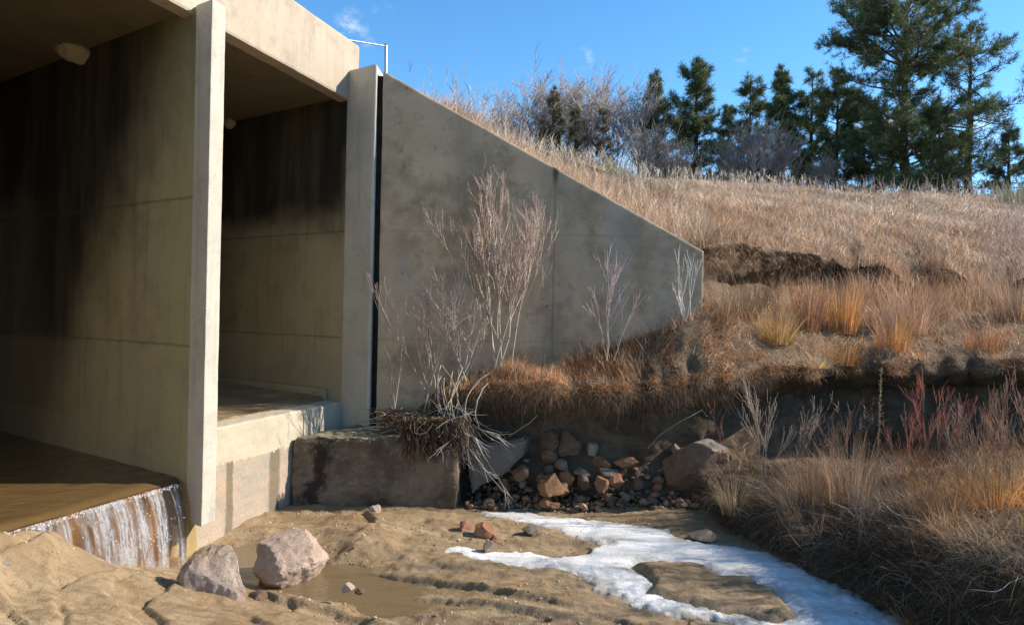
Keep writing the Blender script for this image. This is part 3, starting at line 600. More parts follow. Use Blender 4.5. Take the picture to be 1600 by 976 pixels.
def falls_mat():
    m = M('falling_water'); nt = m.nt
    t_ = m.dot((H[0], H[1], 0)); z = m.sep(m.pos, 2)
    cb = nt.nodes.new('ShaderNodeCombineXYZ'); m.lnk(t_, cb.inputs[0]); m.lnk(m.math('MULTIPLY', z, .10), cb.inputs[2])
    n1 = m.noise(8, 2, .5, vec=cb.outputs[0]); n2 = m.noise(42, 4, .6, vec=cb.outputs[0]); fine = m.noise(90, 3, .6, stretch=(1, 1, .35))
    band = m.rng(m.math('ADD', n1, m.math('MULTIPLY', m.math('SUBTRACT', m.noise(7, 4, .7, stretch=(1, 1, .4)), .5), .35)), .36, .56); fn = m.rng(n2, .34, .60, .12, 1)
    edge = m.rng(t_, 0, 1, 1, 1)
    a = m.math('MULTIPLY', m.math('MULTIPLY', band, fn), m.rng(fine, .3, .6, .35, 1))
    tend = m.dot((H[0], H[1], 0), (A0[0], A0[1], 0)); a = m.math('MULTIPLY', a, m.rng(tend, -.13, -.09, 1, 0))
    tr = nt.nodes.new('ShaderNodeBsdfTransparent'); tr.inputs[0].default_value = (.92, .78, .56, 1)
    df = nt.nodes.new('ShaderNodeBsdfDiffuse'); df.inputs[0].default_value = (.82, .83, .85, 1)
    tl = nt.nodes.new('ShaderNodeBsdfTranslucent'); tl.inputs[0].default_value = (.82, .83, .85, 1)
    gl = nt.nodes.new('ShaderNodeBsdfGlossy'); gl.inputs['Roughness'].default_value = .12
    bp = nt.nodes.new('ShaderNodeBump'); bp.inputs['Strength'].default_value = 1.0; bp.inputs['Distance'].default_value = .03; m.lnk(m.math('ADD', n2, m.noise(55, 4, .7)), bp.inputs['Height'])
    for k in (gl, df): m.lnk(bp.outputs[0], k.inputs['Normal'])
    def mixs(f, x, y):
        n = nt.nodes.new('ShaderNodeMixShader'); m.put(n.inputs[0], f); m.lnk(x.outputs[0], n.inputs[1]); m.lnk(y.outputs[0], n.inputs[2]); return n
    foam = mixs(.3, df, tl); w_ = mixs(a, tr, foam); g = mixs(m.math('ADD', m.math('MULTIPLY', a, .35), .10), w_, gl)
    m.lnk(g.outputs[0], m.out.inputs['Surface']); return m.m
ts = np.linspace(-1.75, -.015, 260); vs = np.linspace(0, 1, 60); T_, V_ = np.meshgrid(ts, vs, indexing='ij')
nzf = fbm(T_ * 9, V_ * .8, None, 3, 91); outd = .02 + .13 * np.sqrt(V_) + nzf * .03 * V_ + vnoise(T_ * 40, V_ * 1.5, None, 92) * .006
Zf = .512 - .02 * sstep(0, .1, V_) - .50 * V_ ** 1.25
nh = np.array([H[1], -H[0]]); XY = A0 + T_[..., None] * H + (outd - .012)[..., None] * nh
V = np.concatenate([XY, Zf[..., None]], -1); n2 = len(vs); ii = np.arange(len(ts) - 1)[:, None] * n2 + np.arange(n2 - 1)[None, :]
tag(mk('waterfall', V, np.stack([ii, ii + n2, ii + n2 + 1, ii + 1], -1).reshape(-1, 4), falls_mat(), None, True), kind='structure')
# foam and drops where the fall breaks on the sand and along its lip
dg = np.random.default_rng(9); bmd = bmesh.new(); bmesh.ops.create_icosphere(bmd, subdivisions=1, radius=1); DV = np.array([v.co[:] for v in bmd.verts]); DF = np.array([[v.index for v in f.verts] for f in bmd.faces]); bmd.free()
n = 520; tq = -1.5 + 1.4 * dg.uniform(0, 1, n) ** .8; lipk = dg.uniform(size=n) < .6; vq = np.where(lipk, dg.uniform(0, .06, n), dg.uniform(.0, 1, n)); od = .03 + .14 * np.sqrt(vq) + np.abs(dg.normal(size=n)) * .012
pz = .512 - .5 * vq ** 1.25 + np.where(lipk, .008, 0); pxy = A0 + tq[:, None] * H + od[:, None] * nh; gzz = bed(pxy[:, 0], pxy[:, 1]); k = pz > gzz - .03; pxy, pz, gzz = pxy[k], np.maximum(pz[k], gzz[k]), gzz[k]; n = len(pz)
rs_ = dg.uniform(.0010, .0030, n)[:, None, None]; Vd = DV[None] * rs_ * np.array([1, 1, 1.6]) + np.concatenate([pxy, pz[:, None]], 1)[:, None, :]
dm_ = M('foam_drops'); dm_.col((.85, .86, .88)); dm_.rough(.08); dm_.p.inputs['Specular IOR Level'].default_value = .8
tag(mk('splash_drops', Vd.reshape(-1, 3), (DF[None] + (np.arange(n) * len(DV))[:, None, None]).reshape(-1, 3), dm_.m, None, True), 'white drops and foam breaking off the small waterfall', 'water drops', kind='stuff')
# sand that lies on the raised floor of the second cell
ts = np.linspace(TP, T2, 70); ss = np.linspace(.19, 8, 200) ** 1.0; T_, S_ = np.meshgrid(ts, ss, indexing='ij'); XY = A0 + T_[..., None] * H + S_[..., None] * B
Zs = .812 + fbm(XY[..., 0] * 3, XY[..., 1] * 3, None, 5, 101) * .035 + .05 * sstep(.3, 2.5, S_) + .03 * sstep(T2 - .5, T2, T_)
Zs = np.where(S_ < .22, .79, Zs)
V = np.concatenate([XY, Zs[..., None]], -1); n2 = len(ss); ii = np.arange(len(ts) - 1)[:, None] * n2 + np.arange(n2 - 1)[None, :]
tag(mk('sand_deposit', V, np.stack([ii, ii + n2, ii + n2 + 1, ii + 1], -1).reshape(-1, 4), bpy.data.materials['wet_sand'], None, True), kind='structure')

# ------------------------------------------------------------------ rocks
def rock_mat(name, c1, c2, c3, sc_=1., top_col=None):
    m = M(name); n = m.noise(5 * sc_, 6, .65, dist=.6); n2 = m.noise(26 * sc_, 6, .75); n3 = m.noise(150, 3, .7)
    c = m.mix(m.rng(n, .38, .62), c1, c2); c = m.mix(m.rng(n2, .52, .7, 0, .8), c, c3); c = m.mix(m.rng(n3, .4, .75, 0, .35), c, tuple(x * .45 for x in c1))
    if top_col:   # second colour on upward faces; wet sand on the half buried boulder
        nz = m.sep(m.geo.outputs['Normal'], 2); c = m.mix(m.math('MULTIPLY', m.rng(m.math('ADD', nz, m.math('MULTIPLY', n2, .5)), .85, 1.1), .8), c, top_col)
    m.col(c); m.rough(.8); m.bump(m.math('ADD', m.math('MULTIPLY', n2, 1.1), m.math('MULTIPLY', n3, .4)), .9, .02); return m.m
RM = {
 'pink': rock_mat('rock_pink', (.40, .285, .21), (.50, .38, .295), (.58, .49, .41)),
 'pinksand': rock_mat('rock_pink_sandy', (.40, .29, .22), (.49, .38, .30), (.58, .50, .43), top_col=(.28, .18, .09)),
 'red': rock_mat('rock_red', (.36, .16, .09), (.45, .23, .14), (.22, .10, .06)),
 'orange': rock_mat('rock_orange', (.23, .115, .055), (.31, .165, .085), (.13, .075, .045)),
 'brown': rock_mat('rock_brown', (.13, .08, .052), (.20, .13, .085), (.08, .052, .036)),
 'grey': rock_mat('rock_grey', (.22, .18, .14), (.30, .25, .20), (.17, .145, .12)),
 'tan': rock_mat('rock_tan', (.28, .20, .13), (.36, .27, .19), (.20, .14, .09)),
 'conc': rock_mat('broken_concrete', (.17, .14, .11), (.23, .19, .15), (.10, .08, .06), .6),
 'bigb': rock_mat('rock_big_brown', (.16, .095, .06), (.23, .15, .10), (.10, .065, .045), top_col=(.27, .24, .20)),
}
def rock(c, size, mat, seed, label, cat='rock', group=None, sub=4, rot=0, planes=14, rough=.05, name='rock', tilt=0, dr=(.52, .90), soft=.99):
    rnd = random.Random(seed); bm = bmesh.new(); bmesh.ops.create_icosphere(bm, subdivisions=sub, radius=1.12)
    ps = []
    for k in range(planes):
        n = Vector((rnd.gauss(0, 1), rnd.gauss(0, 1), rnd.gauss(0, 1))).normalized(); ps.append((n, rnd.uniform(*dr)))
    R = Matrix.Rotation(rot, 3, 'Z') @ Matrix.Rotation(tilt, 3, 'Y'); off = Vector((seed * 3.1, seed * 1.7, 0)); V = []
    for v in bm.verts:
        p = v.co.copy()
        for n, d in ps:
            h = p.dot(n)
            if h > d: p -= n * (h - d) * soft
        p *= 1 + rough * (1.6 * mn.noise(p * 2.2 + off) + .8 * mn.noise(p * 6 + off) + .4 * mn.noise(p * 15 + off))
        p = Vector((p.x * size[0], p.y * size[1], p.z * size[2])); V.append((R @ p + Vector(c))[:])
    Fc = [[v.index for v in f.verts] for f in bm.faces]; bm.free()
    o = mk(name, V, Fc, mat, None, False, None, (c[0], c[1], c[2] - size[2] * .6))
    o.data.polygons.foreach_set('use_smooth', np.full(len(o.data.polygons), True))
    try: o.data.set_sharp_from_angle(angle=math.radians(24))
    except Exception: pass
    return tag(o, label, cat, group)
def rock_px(x0, y0, x1, y1, d, mat, seed, label, depth=.8, **k):
    """a rock that covers this span of the view at distance d (real size follows)"""
    c = at((x0 + x1) / 2, (y0 + y1) / 2, d); wd = (x1 - x0) / F * d / 2; hh = (y1 - y0) / F * d / 2
    return rock(c[:], (wd, wd * depth, hh), mat, seed, label, **k)
SR = 'stones lying in the stream bed'
rock_px(402, 828, 512, 914, 4.50, RM['pink'], 5, 'large pale pink boulder standing in the shallow pool', group='boulders by the pool', sub=5, planes=22, depth=.95, dr=(.74, .98), soft=.95, rough=.06)
rock_px(284, 858, 386, 992, 3.95, RM['pinksand'], 64, 'pinkish boulder half buried at the edge of the sand bar, sand on its top', group='boulders by the pool', sub=5, planes=18, rough=.055, depth=.8, dr=(.68, .98), soft=.95)
rock_px(712, 814, 752, 842, 5.35, RM['red'], 12, 'reddish stone, left of the touching red pair on the lit sand', group=SR)
rock_px(735, 814, 774, 848, 5.22, RM['red'], 19, 'larger reddish stone, right of the touching red pair on the lit sand', group=SR)
rock_px(766, 834, 783, 846, 5.2, RM['red'], 33, 'little red chip beside the pair of red stones', group=SR, sub=3)
rock_px(812, 817, 846, 838, 5.35, RM['grey'], 23, 'rough light grey stone on a sand spit between two snow tongues', group=SR)
rock_px(750, 846, 776, 864, 4.95, RM['tan'], 24, 'small rounded stone at the upper edge of the near snow', group=SR, sub=3)
rock_px(1074, 822, 1124, 850, 5.35, RM['tan'], 25, 'tan stone at the foot of the right bank touching the snow', group=SR)
rock_px(765, 792, 782, 804, 6.0, RM['red'], 26, 'tiny red stone at the top of the snow below the hanging twigs', group=SR, sub=3)
rock_px(574, 786, 596, 806, 5.65, RM['pink'], 27, 'small pinkish stone on the sand in front of the footing block', group=SR, sub=3)
rock_px(534, 910, 556, 926, 4.05, RM['pink'], 28, 'small stone awash in the shallow pool right of the big boulder', group=SR, sub=3)
rock_px(553, 916, 570, 930, 4.0, RM['brown'], 29, 'smallest brown stone awash in the shallow pool', group=SR, sub=3)
rock_px(-18, 868, 12, 896, 3.4, RM['grey'], 30, 'grey stone at the left edge of the sand bar', group=SR, sub=3)
rock_px(384, 922, 420, 950, 3.98, RM['brown'], 37, 'dark lump of stone beside the half buried boulder', group=SR, sub=3)
rock_px(1032, 688, 1140, 776, 6.15, RM['bigb'], 41, 'big brown boulder with a pale grey top under the bank', group='rocks fallen from the bank', sub=5, depth=.7, planes=10)
PG = 'rocks fallen from the bank'
for (x0, y0, x1, y1, d, mt, lb) in [
 (838, 740, 884, 780, 6.05, 'orange', 'large orange block low in the rock pile'),
 (866, 752, 888, 776, 6.1, 'orange', 'orange rock leaning on the right of the large orange block'),
 (842, 772, 862, 792, 6.0, 'orange', 'small orange rock below the large orange block'),
 (858, 782, 874, 796, 6.0, 'red', 'small reddish rock at the very foot of the pile'),
 (800, 724, 830, 758, 6.1, 'brown', 'brown block between the tilted concrete slab and the orange block'),
 (870, 734, 900, 758, 6.2, 'orange', 'orange rock just right of the large orange block'),
 (866, 718, 892, 740, 6.3, 'tan', 'squared tan stone above the large orange block'),
 (850, 722, 868, 742, 6.3, 'brown', 'small pinkish brown rock left of the squared tan stone'),
 (842, 700, 872, 724, 6.35, 'orange', 'reddish rock under the left round stone of the bank'),
 (836, 670, 876, 708, 6.45, 'brown', 'left of the two round brown stones set in the bank'),
 (868, 672, 912, 716, 6.42, 'brown', 'right of the two round brown stones set in the bank'),
 (914, 692, 938, 714, 6.35, 'tan', 'pale pinkish rock high in the pile'),
 (926, 710, 956, 734, 6.3, 'orange', 'rust brown rock above the middle of the pile'),
 (960, 710, 998, 734, 6.3, 'orange', 'wedge shaped red rock at the upper right of the pile'),
 (936, 728, 966, 746, 6.22, 'conc', 'grey brown flat stone in the middle of the pile'),
 (952, 736, 974, 764, 6.15, 'red', 'round pink red rock in the middle right of the pile'),
 (926, 742, 956, 768, 6.12, 'orange', 'orange wedge rock low in the middle of the pile'),
 (900, 742, 926, 764, 6.15, 'brown', 'brown flat rock between the orange rocks and the wedge'),
 (898, 730, 922, 746, 6.22, 'tan', 'thin tan stone above the brown flat rock'),
 (940, 768, 960, 784, 6.08, 'brown', 'small reddish brown rock half in the shaded sand'),
 (1018, 752, 1034, 768, 6.1, 'orange', 'small orange rock at the left foot of the big brown boulder'),
 (1046, 694, 1068, 712, 6.4, 'tan', 'tan rock peeping out above the big brown boulder'),
 (1132, 724, 1160, 752, 6.4, 'brown', 'brown rock right of the big brown boulder behind the grass clump'),
 (985, 744, 1008, 764, 6.2, 'brown', 'dull brown rock at the right end of the pile'),
 (1140, 752, 1185, 786, 6.0, 'tan', 'tan rock low behind the isolated straw clump'),
 (775, 744, 800, 770, 6.15, 'brown', 'dark rock under the lower corner of the tilted slab'),
]:
    rock_px(x0, y0, x1, y1, d, RM[mt], x0 + y0, lb, depth=.9, group=PG, sub=4, planes=13, rough=.07, rot=0)
# tilted piece of broken concrete beside the footing block
pts = [at(728, 700, 6.12), at(822, 683, 6.18), at(820, 708, 6.16), at(790, 738, 6.12), at(742, 762, 6.1), at(735, 775, 6.1)]
bm = bmesh.new(); fr = [bm.verts.new(p) for p in pts]; bk = [bm.verts.new(p + Vector((.06, .42, -.02))) for p in pts]; n = len(pts)
bm.faces.new(fr[::-1]); bm.faces.new(bk)
for i in range(n): bm.faces.new((fr[i], fr[(i + 1) % n], bk[(i + 1) % n], bk[i]))
bmesh.ops.recalc_face_normals(bm, faces=bm.faces); bmesh.ops.bevel(bm, geom=bm.edges[:], offset=.02, segments=2, affect='EDGES')
for it in range(5):
    le = [e for e in bm.edges if e.calc_length() > .05]
    if le: bmesh.ops.subdivide_edges(bm, edges=le, cuts=1, use_grid_fill=True)
bmesh.ops.triangulate(bm, faces=bm.faces[:])
for v in bm.verts: v.co += mn.noise_vector(v.co * 7) * .022
bm.verts.index_update(); V = [v.co[:] for v in bm.verts]; Fc = [[v.index for v in f.verts] for f in bm.faces]; bm.free()
tag(mk('concrete_chunk', V, Fc, RM['conc'], None, False, None, tuple(pts[4])), 'tilted grey broken concrete slab wedged between the footing block and the rock pile', 'concrete chunk')

bmi = bmesh.new(); bmesh.ops.create_icosphere(bmi, subdivisions=1, radius=1); IV = np.array([v.co[:] for v in bmi.verts]); IF = np.array([[v.index for v in f.verts] for f in bmi.faces]); bmi.free()
grv = np.random.default_rng(44)
def pebbles(name, n, xs, ys, sz, cols, label, keep=None, lift=.2, zf=bed):
    x = grv.uniform(*xs, n); y = grv.uniform(*ys, n)
    if keep is not None: k = keep(x, y); x, y = x[k], y[k]
    n = len(x); z = zf(x, y); sc3 = (sz[0] * (sz[1] / sz[0]) ** (grv.uniform(0, 1, n) ** 2.5))[:, None] * grv.uniform(.6, 1.2, (n, 3)); sc3[:, 2] *= .7
    V = IV[None] * (1 + grv.normal(size=(n, len(IV), 1)) * .13) * sc3[:, None, :]; V = V + np.stack([x, y, z + sc3[:, 2] * lift], -1)[:, None, :]
    Fq = (IF[None] + (np.arange(n) * len(IV))[:, None, None]).reshape(-1, 3); c = np.array(cols)[grv.integers(0, len(cols), n)] * grv.uniform(.7, 1.3, (n, 1))
    m = M(name); a_ = m.nt.nodes.new('ShaderNodeAttribute'); a_.attribute_name = 'Col'; m.col(a_.outputs['Color']); m.rough(.8)
    tag(mk(name, V.reshape(-1, 3), Fq, m.m, None, False, np.repeat(c, len(IV), 0)), label, 'gravel', kind='stuff')
pebbles('gravel', 9000, (-3.2, 2.4), (2.5, 6.2), (.0022, .013), [(.42, .30, .18), (.50, .40, .28), (.30, .18, .10), (.22, .14, .08), (.45, .28, .19)], 'fine gravel and grit scattered over the wet sand', lambda x, y: ((x - A0[0]) * H[1] - (y - A0[1]) * H[0] > .1) & (fbm(x * 1.5, y * 1.5, None, 3, 400) > -.15))
pebbles('rubble', 1100, (-.35, 1.9), (5.98, 6.42), (.010, .055), [(.17, .105, .065), (.25, .15, .09), (.11, .075, .05), (.29, .155, .085)], 'small stones and crumbs of soil at the foot of the bank', None, .3, lambda x, y: bed(x, y) + .05 * grv.uniform(0, 1, len(x)) + .30 * sstep(6.12, 6.4, y) * grv.uniform(.3, 1, len(x)))

# ------------------------------------------------------------------ grasses (uncountable)
def leaf_mat(name, transl=.25, spec=.2, var=True):
    m = M(name); at_ = m.nt.nodes.new('ShaderNodeAttribute'); at_.attribute_name = 'Col'
    m.col(at_.outputs['Color']); m.rough(.6); m.p.inputs['Specular IOR Level'].default_value = spec
    if transl:
        tl = m.nt.nodes.new('ShaderNodeBsdfTranslucent'); m.lnk(at_.outputs['Color'], tl.inputs[0])
        mx = m.nt.nodes.new('ShaderNodeMixShader'); mx.inputs[0].default_value = transl
        m.lnk(m.p.outputs[0], mx.inputs[1]); m.lnk(tl.outputs[0], mx.inputs[2]); m.lnk(mx.outputs[0], m.out.inputs['Surface'])
    return m.m
MAT['grass'] = leaf_mat('dry_grass', .35); MAT['bark'] = leaf_mat('twig_bark', 0, .1); MAT['needle'] = leaf_mat('pine_needles', .2, .3)
rng = np.random.default_rng(7)
def blades(base, hgt, width, lean, az, curl, col, nseg=3):
    """curved tapering blades; arrays of length n"""
    n = len(base); d = np.stack([np.cos(az), np.sin(az), np.zeros(n)], -1); side = rng.normal(size=(n, 3)); side[:, 2] *= .2
    side[:, 1] *= .5
    side -= (side * d).sum(-1, keepdims=True) * d * .3; side /= np.linalg.norm(side, axis=1, keepdims=True) + 1e-9
    rows = []; p = base.copy(); ang = lean.copy(); L = hgt / nseg
    for k in range(nseg + 1):
        wd = width * (1 - .85 * k / nseg)
        rows.append(p - side * wd[:, None] * .5); rows.append(p + side * wd[:, None] * .5)
        p = p + (d * np.sin(ang)[:, None] + np.array([0, 0, 1.]) * np.cos(ang)[:, None]) * L[:, None]; ang = ang + curl
    V = np.stack(rows, 1).reshape(-1, 3); m = 2 * (nseg + 1); b = np.arange(n)[:, None] * m; fs = []
    for k in range(nseg): fs.append(b + np.array([[2 * k, 2 * k + 1, 2 * k + 3, 2 * k + 2]]))
    q = np.stack(fs, 1).reshape(-1, 4); C = np.repeat(col, m, axis=0); return V, q, C
class GB:
    def __init__(s): s.V = []; s.q = []; s.C = []; s.n = 0
    def add(s, r): V, q, C = r; s.V.append(V); s.q.append(q + s.n); s.C.append(C); s.n += len(V)
    def build(s, name, mat, parent=None, origin=None): return mk(name, np.concatenate(s.V), np.concatenate(s.q), mat, parent, False, np.concatenate(s.C), origin)
def pick(cols, n, wts=None, jit=.32):
    c = np.array(cols)[rng.choice(len(cols), n, p=wts)]; return c * (1 + rng.normal(size=(n, 1)) * jit).clip(.4, 1.7)
def surf(n, r0, r1, t0, t1, wfun=None):
    """random points on the bank surface between two break lines and two bearings"""
    i0 = np.searchsorted(thc, t0); i1 = min(np.searchsorted(thc, t1), nu - 2)
    js = np.where((rowid >= r0) & (rowid <= r1))[0]; m = n * 3 if wfun else n
    u = rng.uniform(i0, i1, m); v = rng.uniform(js[0], js[-1] - .01, m); i = u.astype(int); j = v.astype(int); fu = (u - i)[:, None]; fv = (v - j)[:, None]
    p = P3[i, j] * (1 - fu) * (1 - fv) + P3[i + 1, j] * fu * (1 - fv) + P3[i, j + 1] * (1 - fu) * fv + P3[i + 1, j + 1] * fu * fv
    nrm = NN[i, j]
    if wfun:
        wv = wfun(p, thc[i], rowid[j]); keep = rng.uniform(size=m) < wv; p = p[keep][:n]; nrm = nrm[keep][:n]
    return p, nrm
def clear_tip(f=None):
    def g_(p, t, r_):
        k = np.where((t < thpx(1205)) & (t > thpx(1098)) & (r_ > 6.9) & (r_ < 9.6), .04, 1.0)
        return k * (f(p, t, r_) if f else 1.0)
    return g_
def thpx(px): return math.atan((px - 800) / F * cr)
RUST = [(.42, .17, .06), (.50, .24, .09), (.56, .33, .15), (.34, .13, .055), (.60, .44, .27)]
STRAW = [(.58, .42, .27), (.68, .52, .36), (.50, .33, .20), (.78, .64, .49), (.35, .21, .12), (.62, .45, .34)]
def bl_scatter(gb, n, r0, r1, px0, px1, h, wd, cols, lean=(.2, .9), curl=(.1, .6), wfun=None, wts=None, dw=True):
    p, nr = surf(n, r0, r1, thpx(px0), thpx(px1), wfun); k = len(p); dist = np.hypot(p[:, 0], p[:, 1])
    hh = rng.uniform(h[0], h[1], k) * (1 + .35 * vnoise(p[:, 0] * 1.5, p[:, 1] * 1.5, None, 5))
    w_ = np.maximum(rng.uniform(wd[0], wd[1], k) * 1.25, dist * (.00065 if dw else 0))
    tone = (1 + .26 * vnoise(p[:, 0] * .9, p[:, 1] * .9, None, 15) + .34 * fbm(p[:, 0] * 3.1, p[:, 1] * 3.1, None, 2, 16)).clip(.35, 1.7)[:, None]
    fa = fbm(p[:, 0] * 1.3, p[:, 1] * 1.3, None, 3, 88) * 7 + rng.normal(size=k) * .9; fl = 1 + .55 * vnoise(p[:, 0] * 2.6, p[:, 1] * 2.6, None, 90)
    hh = hh * (1 + .4 * vnoise(p[:, 0] * 5, p[:, 1] * 5, None, 91))
    gb.add(blades(p - nr * .01, hh, w_, rng.uniform(lean[0], lean[1], k) * fl, fa, rng.uniform(curl[0], curl[1], k), pick(cols, k, wts) * tone))
# terrace top below the wing wall: matted rusty grass
clump = lambda sc_, lo: (lambda p, t, r: sstep(lo, lo + .35, fbm(p[:, 0] * sc_, p[:, 1] * sc_, None, 3, 23)) * .85 + .15)
g = GB()
bl_scatter(g, 52000, 5.6, 8.0, 690, 1160, (.03, .085), (.0022, .0045), RUST, (.3, 1.3), (.2, .8), clump(5, -.3))
bl_scatter(g, 26000, 6.0, 8.6, 1100, 1900, (.05, .16), (.003, .0055), RUST + STRAW, (.2, 1.1), (.2, .7), clear_tip(clump(3, -.2)))
bl_scatter(g, 7000, 6.0, 8.6, 700, 1100, (.09, .17), (.002, .004), RUST + STRAW, (.05, .5), (.1, .4), clump(3, .1))
bl_scatter(g, 9000, 6.6, 8.1, 1130, 1950, (.16, .42), (.0025, .0045), [(.50, .28, .13), (.40, .22, .12), (.58, .40, .24), (.34, .17, .10), (.55, .42, .30)], (.02, .45), (.03, .25), clear_tip(clump(2.0, .0)))
bl_scatter(g, 2500, 8.2, 10.0, 1200, 1950, (.12, .40), (.0025, .0045), [(.42, .26, .15), (.34, .20, .13), (.5, .36, .24)], (.02, .5), (.03, .25))
tag(g.build('terrace_grass', MAT['grass']), 'short rust coloured dry grass matting the terrace below the wing wall', 'grass', kind='stuff')
# fringe hanging over the lip
g = GB()
for (r0, r1, a, b, n, hl, col_) in ((5.0, 6.1, 690, 1900, 9000, (.03, .10), RUST + [(.20, .11, .06)]), (9.4, 10.2, 1100, 1900, 6000, (.06, .2), RUST + STRAW), (4.6, 5.6, 690, 1200, 5000, (.06, .22), [(.20, .13, .08), (.28, .19, .12), (.14, .09, .06)])):
    p, nr = surf(n, r0, r1, thpx(a), thpx(b), lambda p_, t_, r_: sstep(-.25, .35, fbm(p_[:, 0] * 4, p_[:, 1] * 4, None, 3, 93)) * .8 + .08); k = len(p)
    g.add(blades(p, rng.uniform(*hl, k), rng.uniform(.0022, .0045, k), rng.uniform(.7, 2.0, k), -math.pi / 2 + rng.normal(size=k) * .9, rng.uniform(.2, .7, k), pick(col_, k)))
tag(g.build('overhanging_grass', MAT['grass']), 'dry grass and fine roots hanging over the eroded bank lips', 'grass', kind='stuff')
# meadow
g = GB()
bl_scatter(g, 60000, 10.0, 11.4, 640, 1900, (.07, .22), (.003, .006), STRAW + RUST[1:4], (.1, .9), (.1, .5))
bl_scatter(g, 70000, 11.0, 12.6, 640, 1900, (.07, .21), (.004, .008), STRAW, (.1, .8), (.1, .5))
bl_scatter(g, 60000, 12.2, 13.3, 640, 2000, (.07, .19), (.006, .012), STRAW + [(.60, .47, .37)], (.1, .7), (.1, .4))
bl_scatter(g, 9000, 9.9, 10.6, 660, 1100, (.12, .34), (.003, .006), STRAW, (.05, .7), (.05, .4))
tag(g.build('meadow_grass', MAT['grass']), 'straw coloured dry grass covering the hillside behind the wing wall', 'grass', kind='stuff')
# tall pale stalks with seed heads near the skyline
g = GB()
def stalks(n, r0, r1, a, b, h, wfun=None, cols=((.62, .50, .36), (.70, .60, .46), (.50, .38, .26)), seed_head=True, w_=(.003, .006)):
    p, nr = surf(n, r0, r1, thpx(a), thpx(b), wfun); k = len(p); dist = np.hypot(p[:, 0], p[:, 1]); hh = rng.uniform(h[0], h[1], k) * .62
    ww = np.maximum(rng.uniform(*w_, k), dist * .0006); az = rng.uniform(0, 6.28, k); ln = rng.uniform(.0, .22, k); cu = rng.uniform(0, .12, k); col_ = pick(cols, k)
    g.add(blades(p, hh, ww, ln, az, cu, col_))
    if seed_head:
        d = np.stack([np.cos(az), np.sin(az), np.zeros(k)], -1); a1 = ln + cu; tip = p.copy(); a_ = ln.copy()
        for s_ in range(3): tip = tip + (d * np.sin(a_)[:, None] + np.array([0, 0, 1.]) * np.cos(a_)[:, None]) * (hh / 3)[:, None] * (.92 if s_ == 2 else 1); a_ = a_ + cu
        for r_ in range(3): g.add(blades(tip - np.array([0, 0, .05]) * r_, rng.uniform(.06, .13, k), ww * 2.2, a_ + .3, az + rng.normal(size=k), rng.uniform(0, .4, k), col_ * .95, 2))
stalks(520, 10.2, 12.6, 650, 1010, (.25, .8), seed_head=True)
stalks(260, 11.8, 13.1, 780, 1250, (.3, .8))
stalks(330, 12.2, 13.2, 1050, 1900, (.3, .8), cols=((.55, .45, .33), (.42, .33, .24), (.60, .50, .40)))
stalks(260, 10.0, 10.8, 700, 1100, (.25, .55))
stalks(260, 10.3, 12.0, 1200, 1900, (.3, .7), cols=((.45, .30, .22), (.55, .42, .33)))
stalks(70, 10.0, 11.2, 640, 780, (.5, .95), w_=(.002, .004))
tag(g.build('seed_stalks', MAT['grass']), 'tall pale grass stalks with seed heads along the skyline of the hill', 'grass', kind='stuff')
# lower terrace and its edge
g = GB()
bl_scatter(g, 30000, 1.6, 3.3, 1150, 2100, (.04, .14), (.002, .004), [(.28, .16, .08), (.20, .12, .07), (.40, .25, .13), (.13, .085, .055)], (.1, 1.2), (.1, .7), clump(2.2, -.1))
bl_scatter(g, 6000, 1.9, 3.2, 1420, 2100, (.07, .22), (.002, .004), [(.60, .30, .10), (.52, .25, .08), (.62, .42, .2)], (.1, .8), (.1, .5), clump(1.8, -.1))
p, nr = surf(26000, 1.0, 2.3, thpx(1110), thpx(2200)); k = len(p)
g.add(blades(p, rng.uniform(.06, .26, k), rng.uniform(.002, .0042, k), rng.uniform(.7, 2.2, k), math.pi + rng.normal(size=k) * 1.0, rng.uniform(.1, .6, k), pick([(.09, .06, .038), (.13, .085, .05), (.20, .135, .08), (.06, .042, .03), (.30, .23, .16)], k)))
p, nr = surf(5200, 1.25, 2.7, thpx(1230), thpx(2100), lambda p_, t_, r_: sstep(-.05, .3, fbm(p_[:, 0] * 3.5, p_[:, 1] * 3.5, None, 3, 97)) * .9 + .03); k = len(p)
g.add(blades(p, rng.uniform(.12, .36, k), rng.uniform(.002, .0036, k), rng.uniform(.1, 1.5, k), math.pi * 1.1 + rng.normal(size=k) * 1.1, rng.uniform(.1, .7, k), pick([(.50, .34, .19), (.62, .46, .28), (.44, .25, .12), (.55, .42, .32)], k)))
tag(g.build('bank_edge_grass', MAT['grass']), 'tangled brown grass and litter on the lower right bank beside the snow', 'grass', kind='stuff')

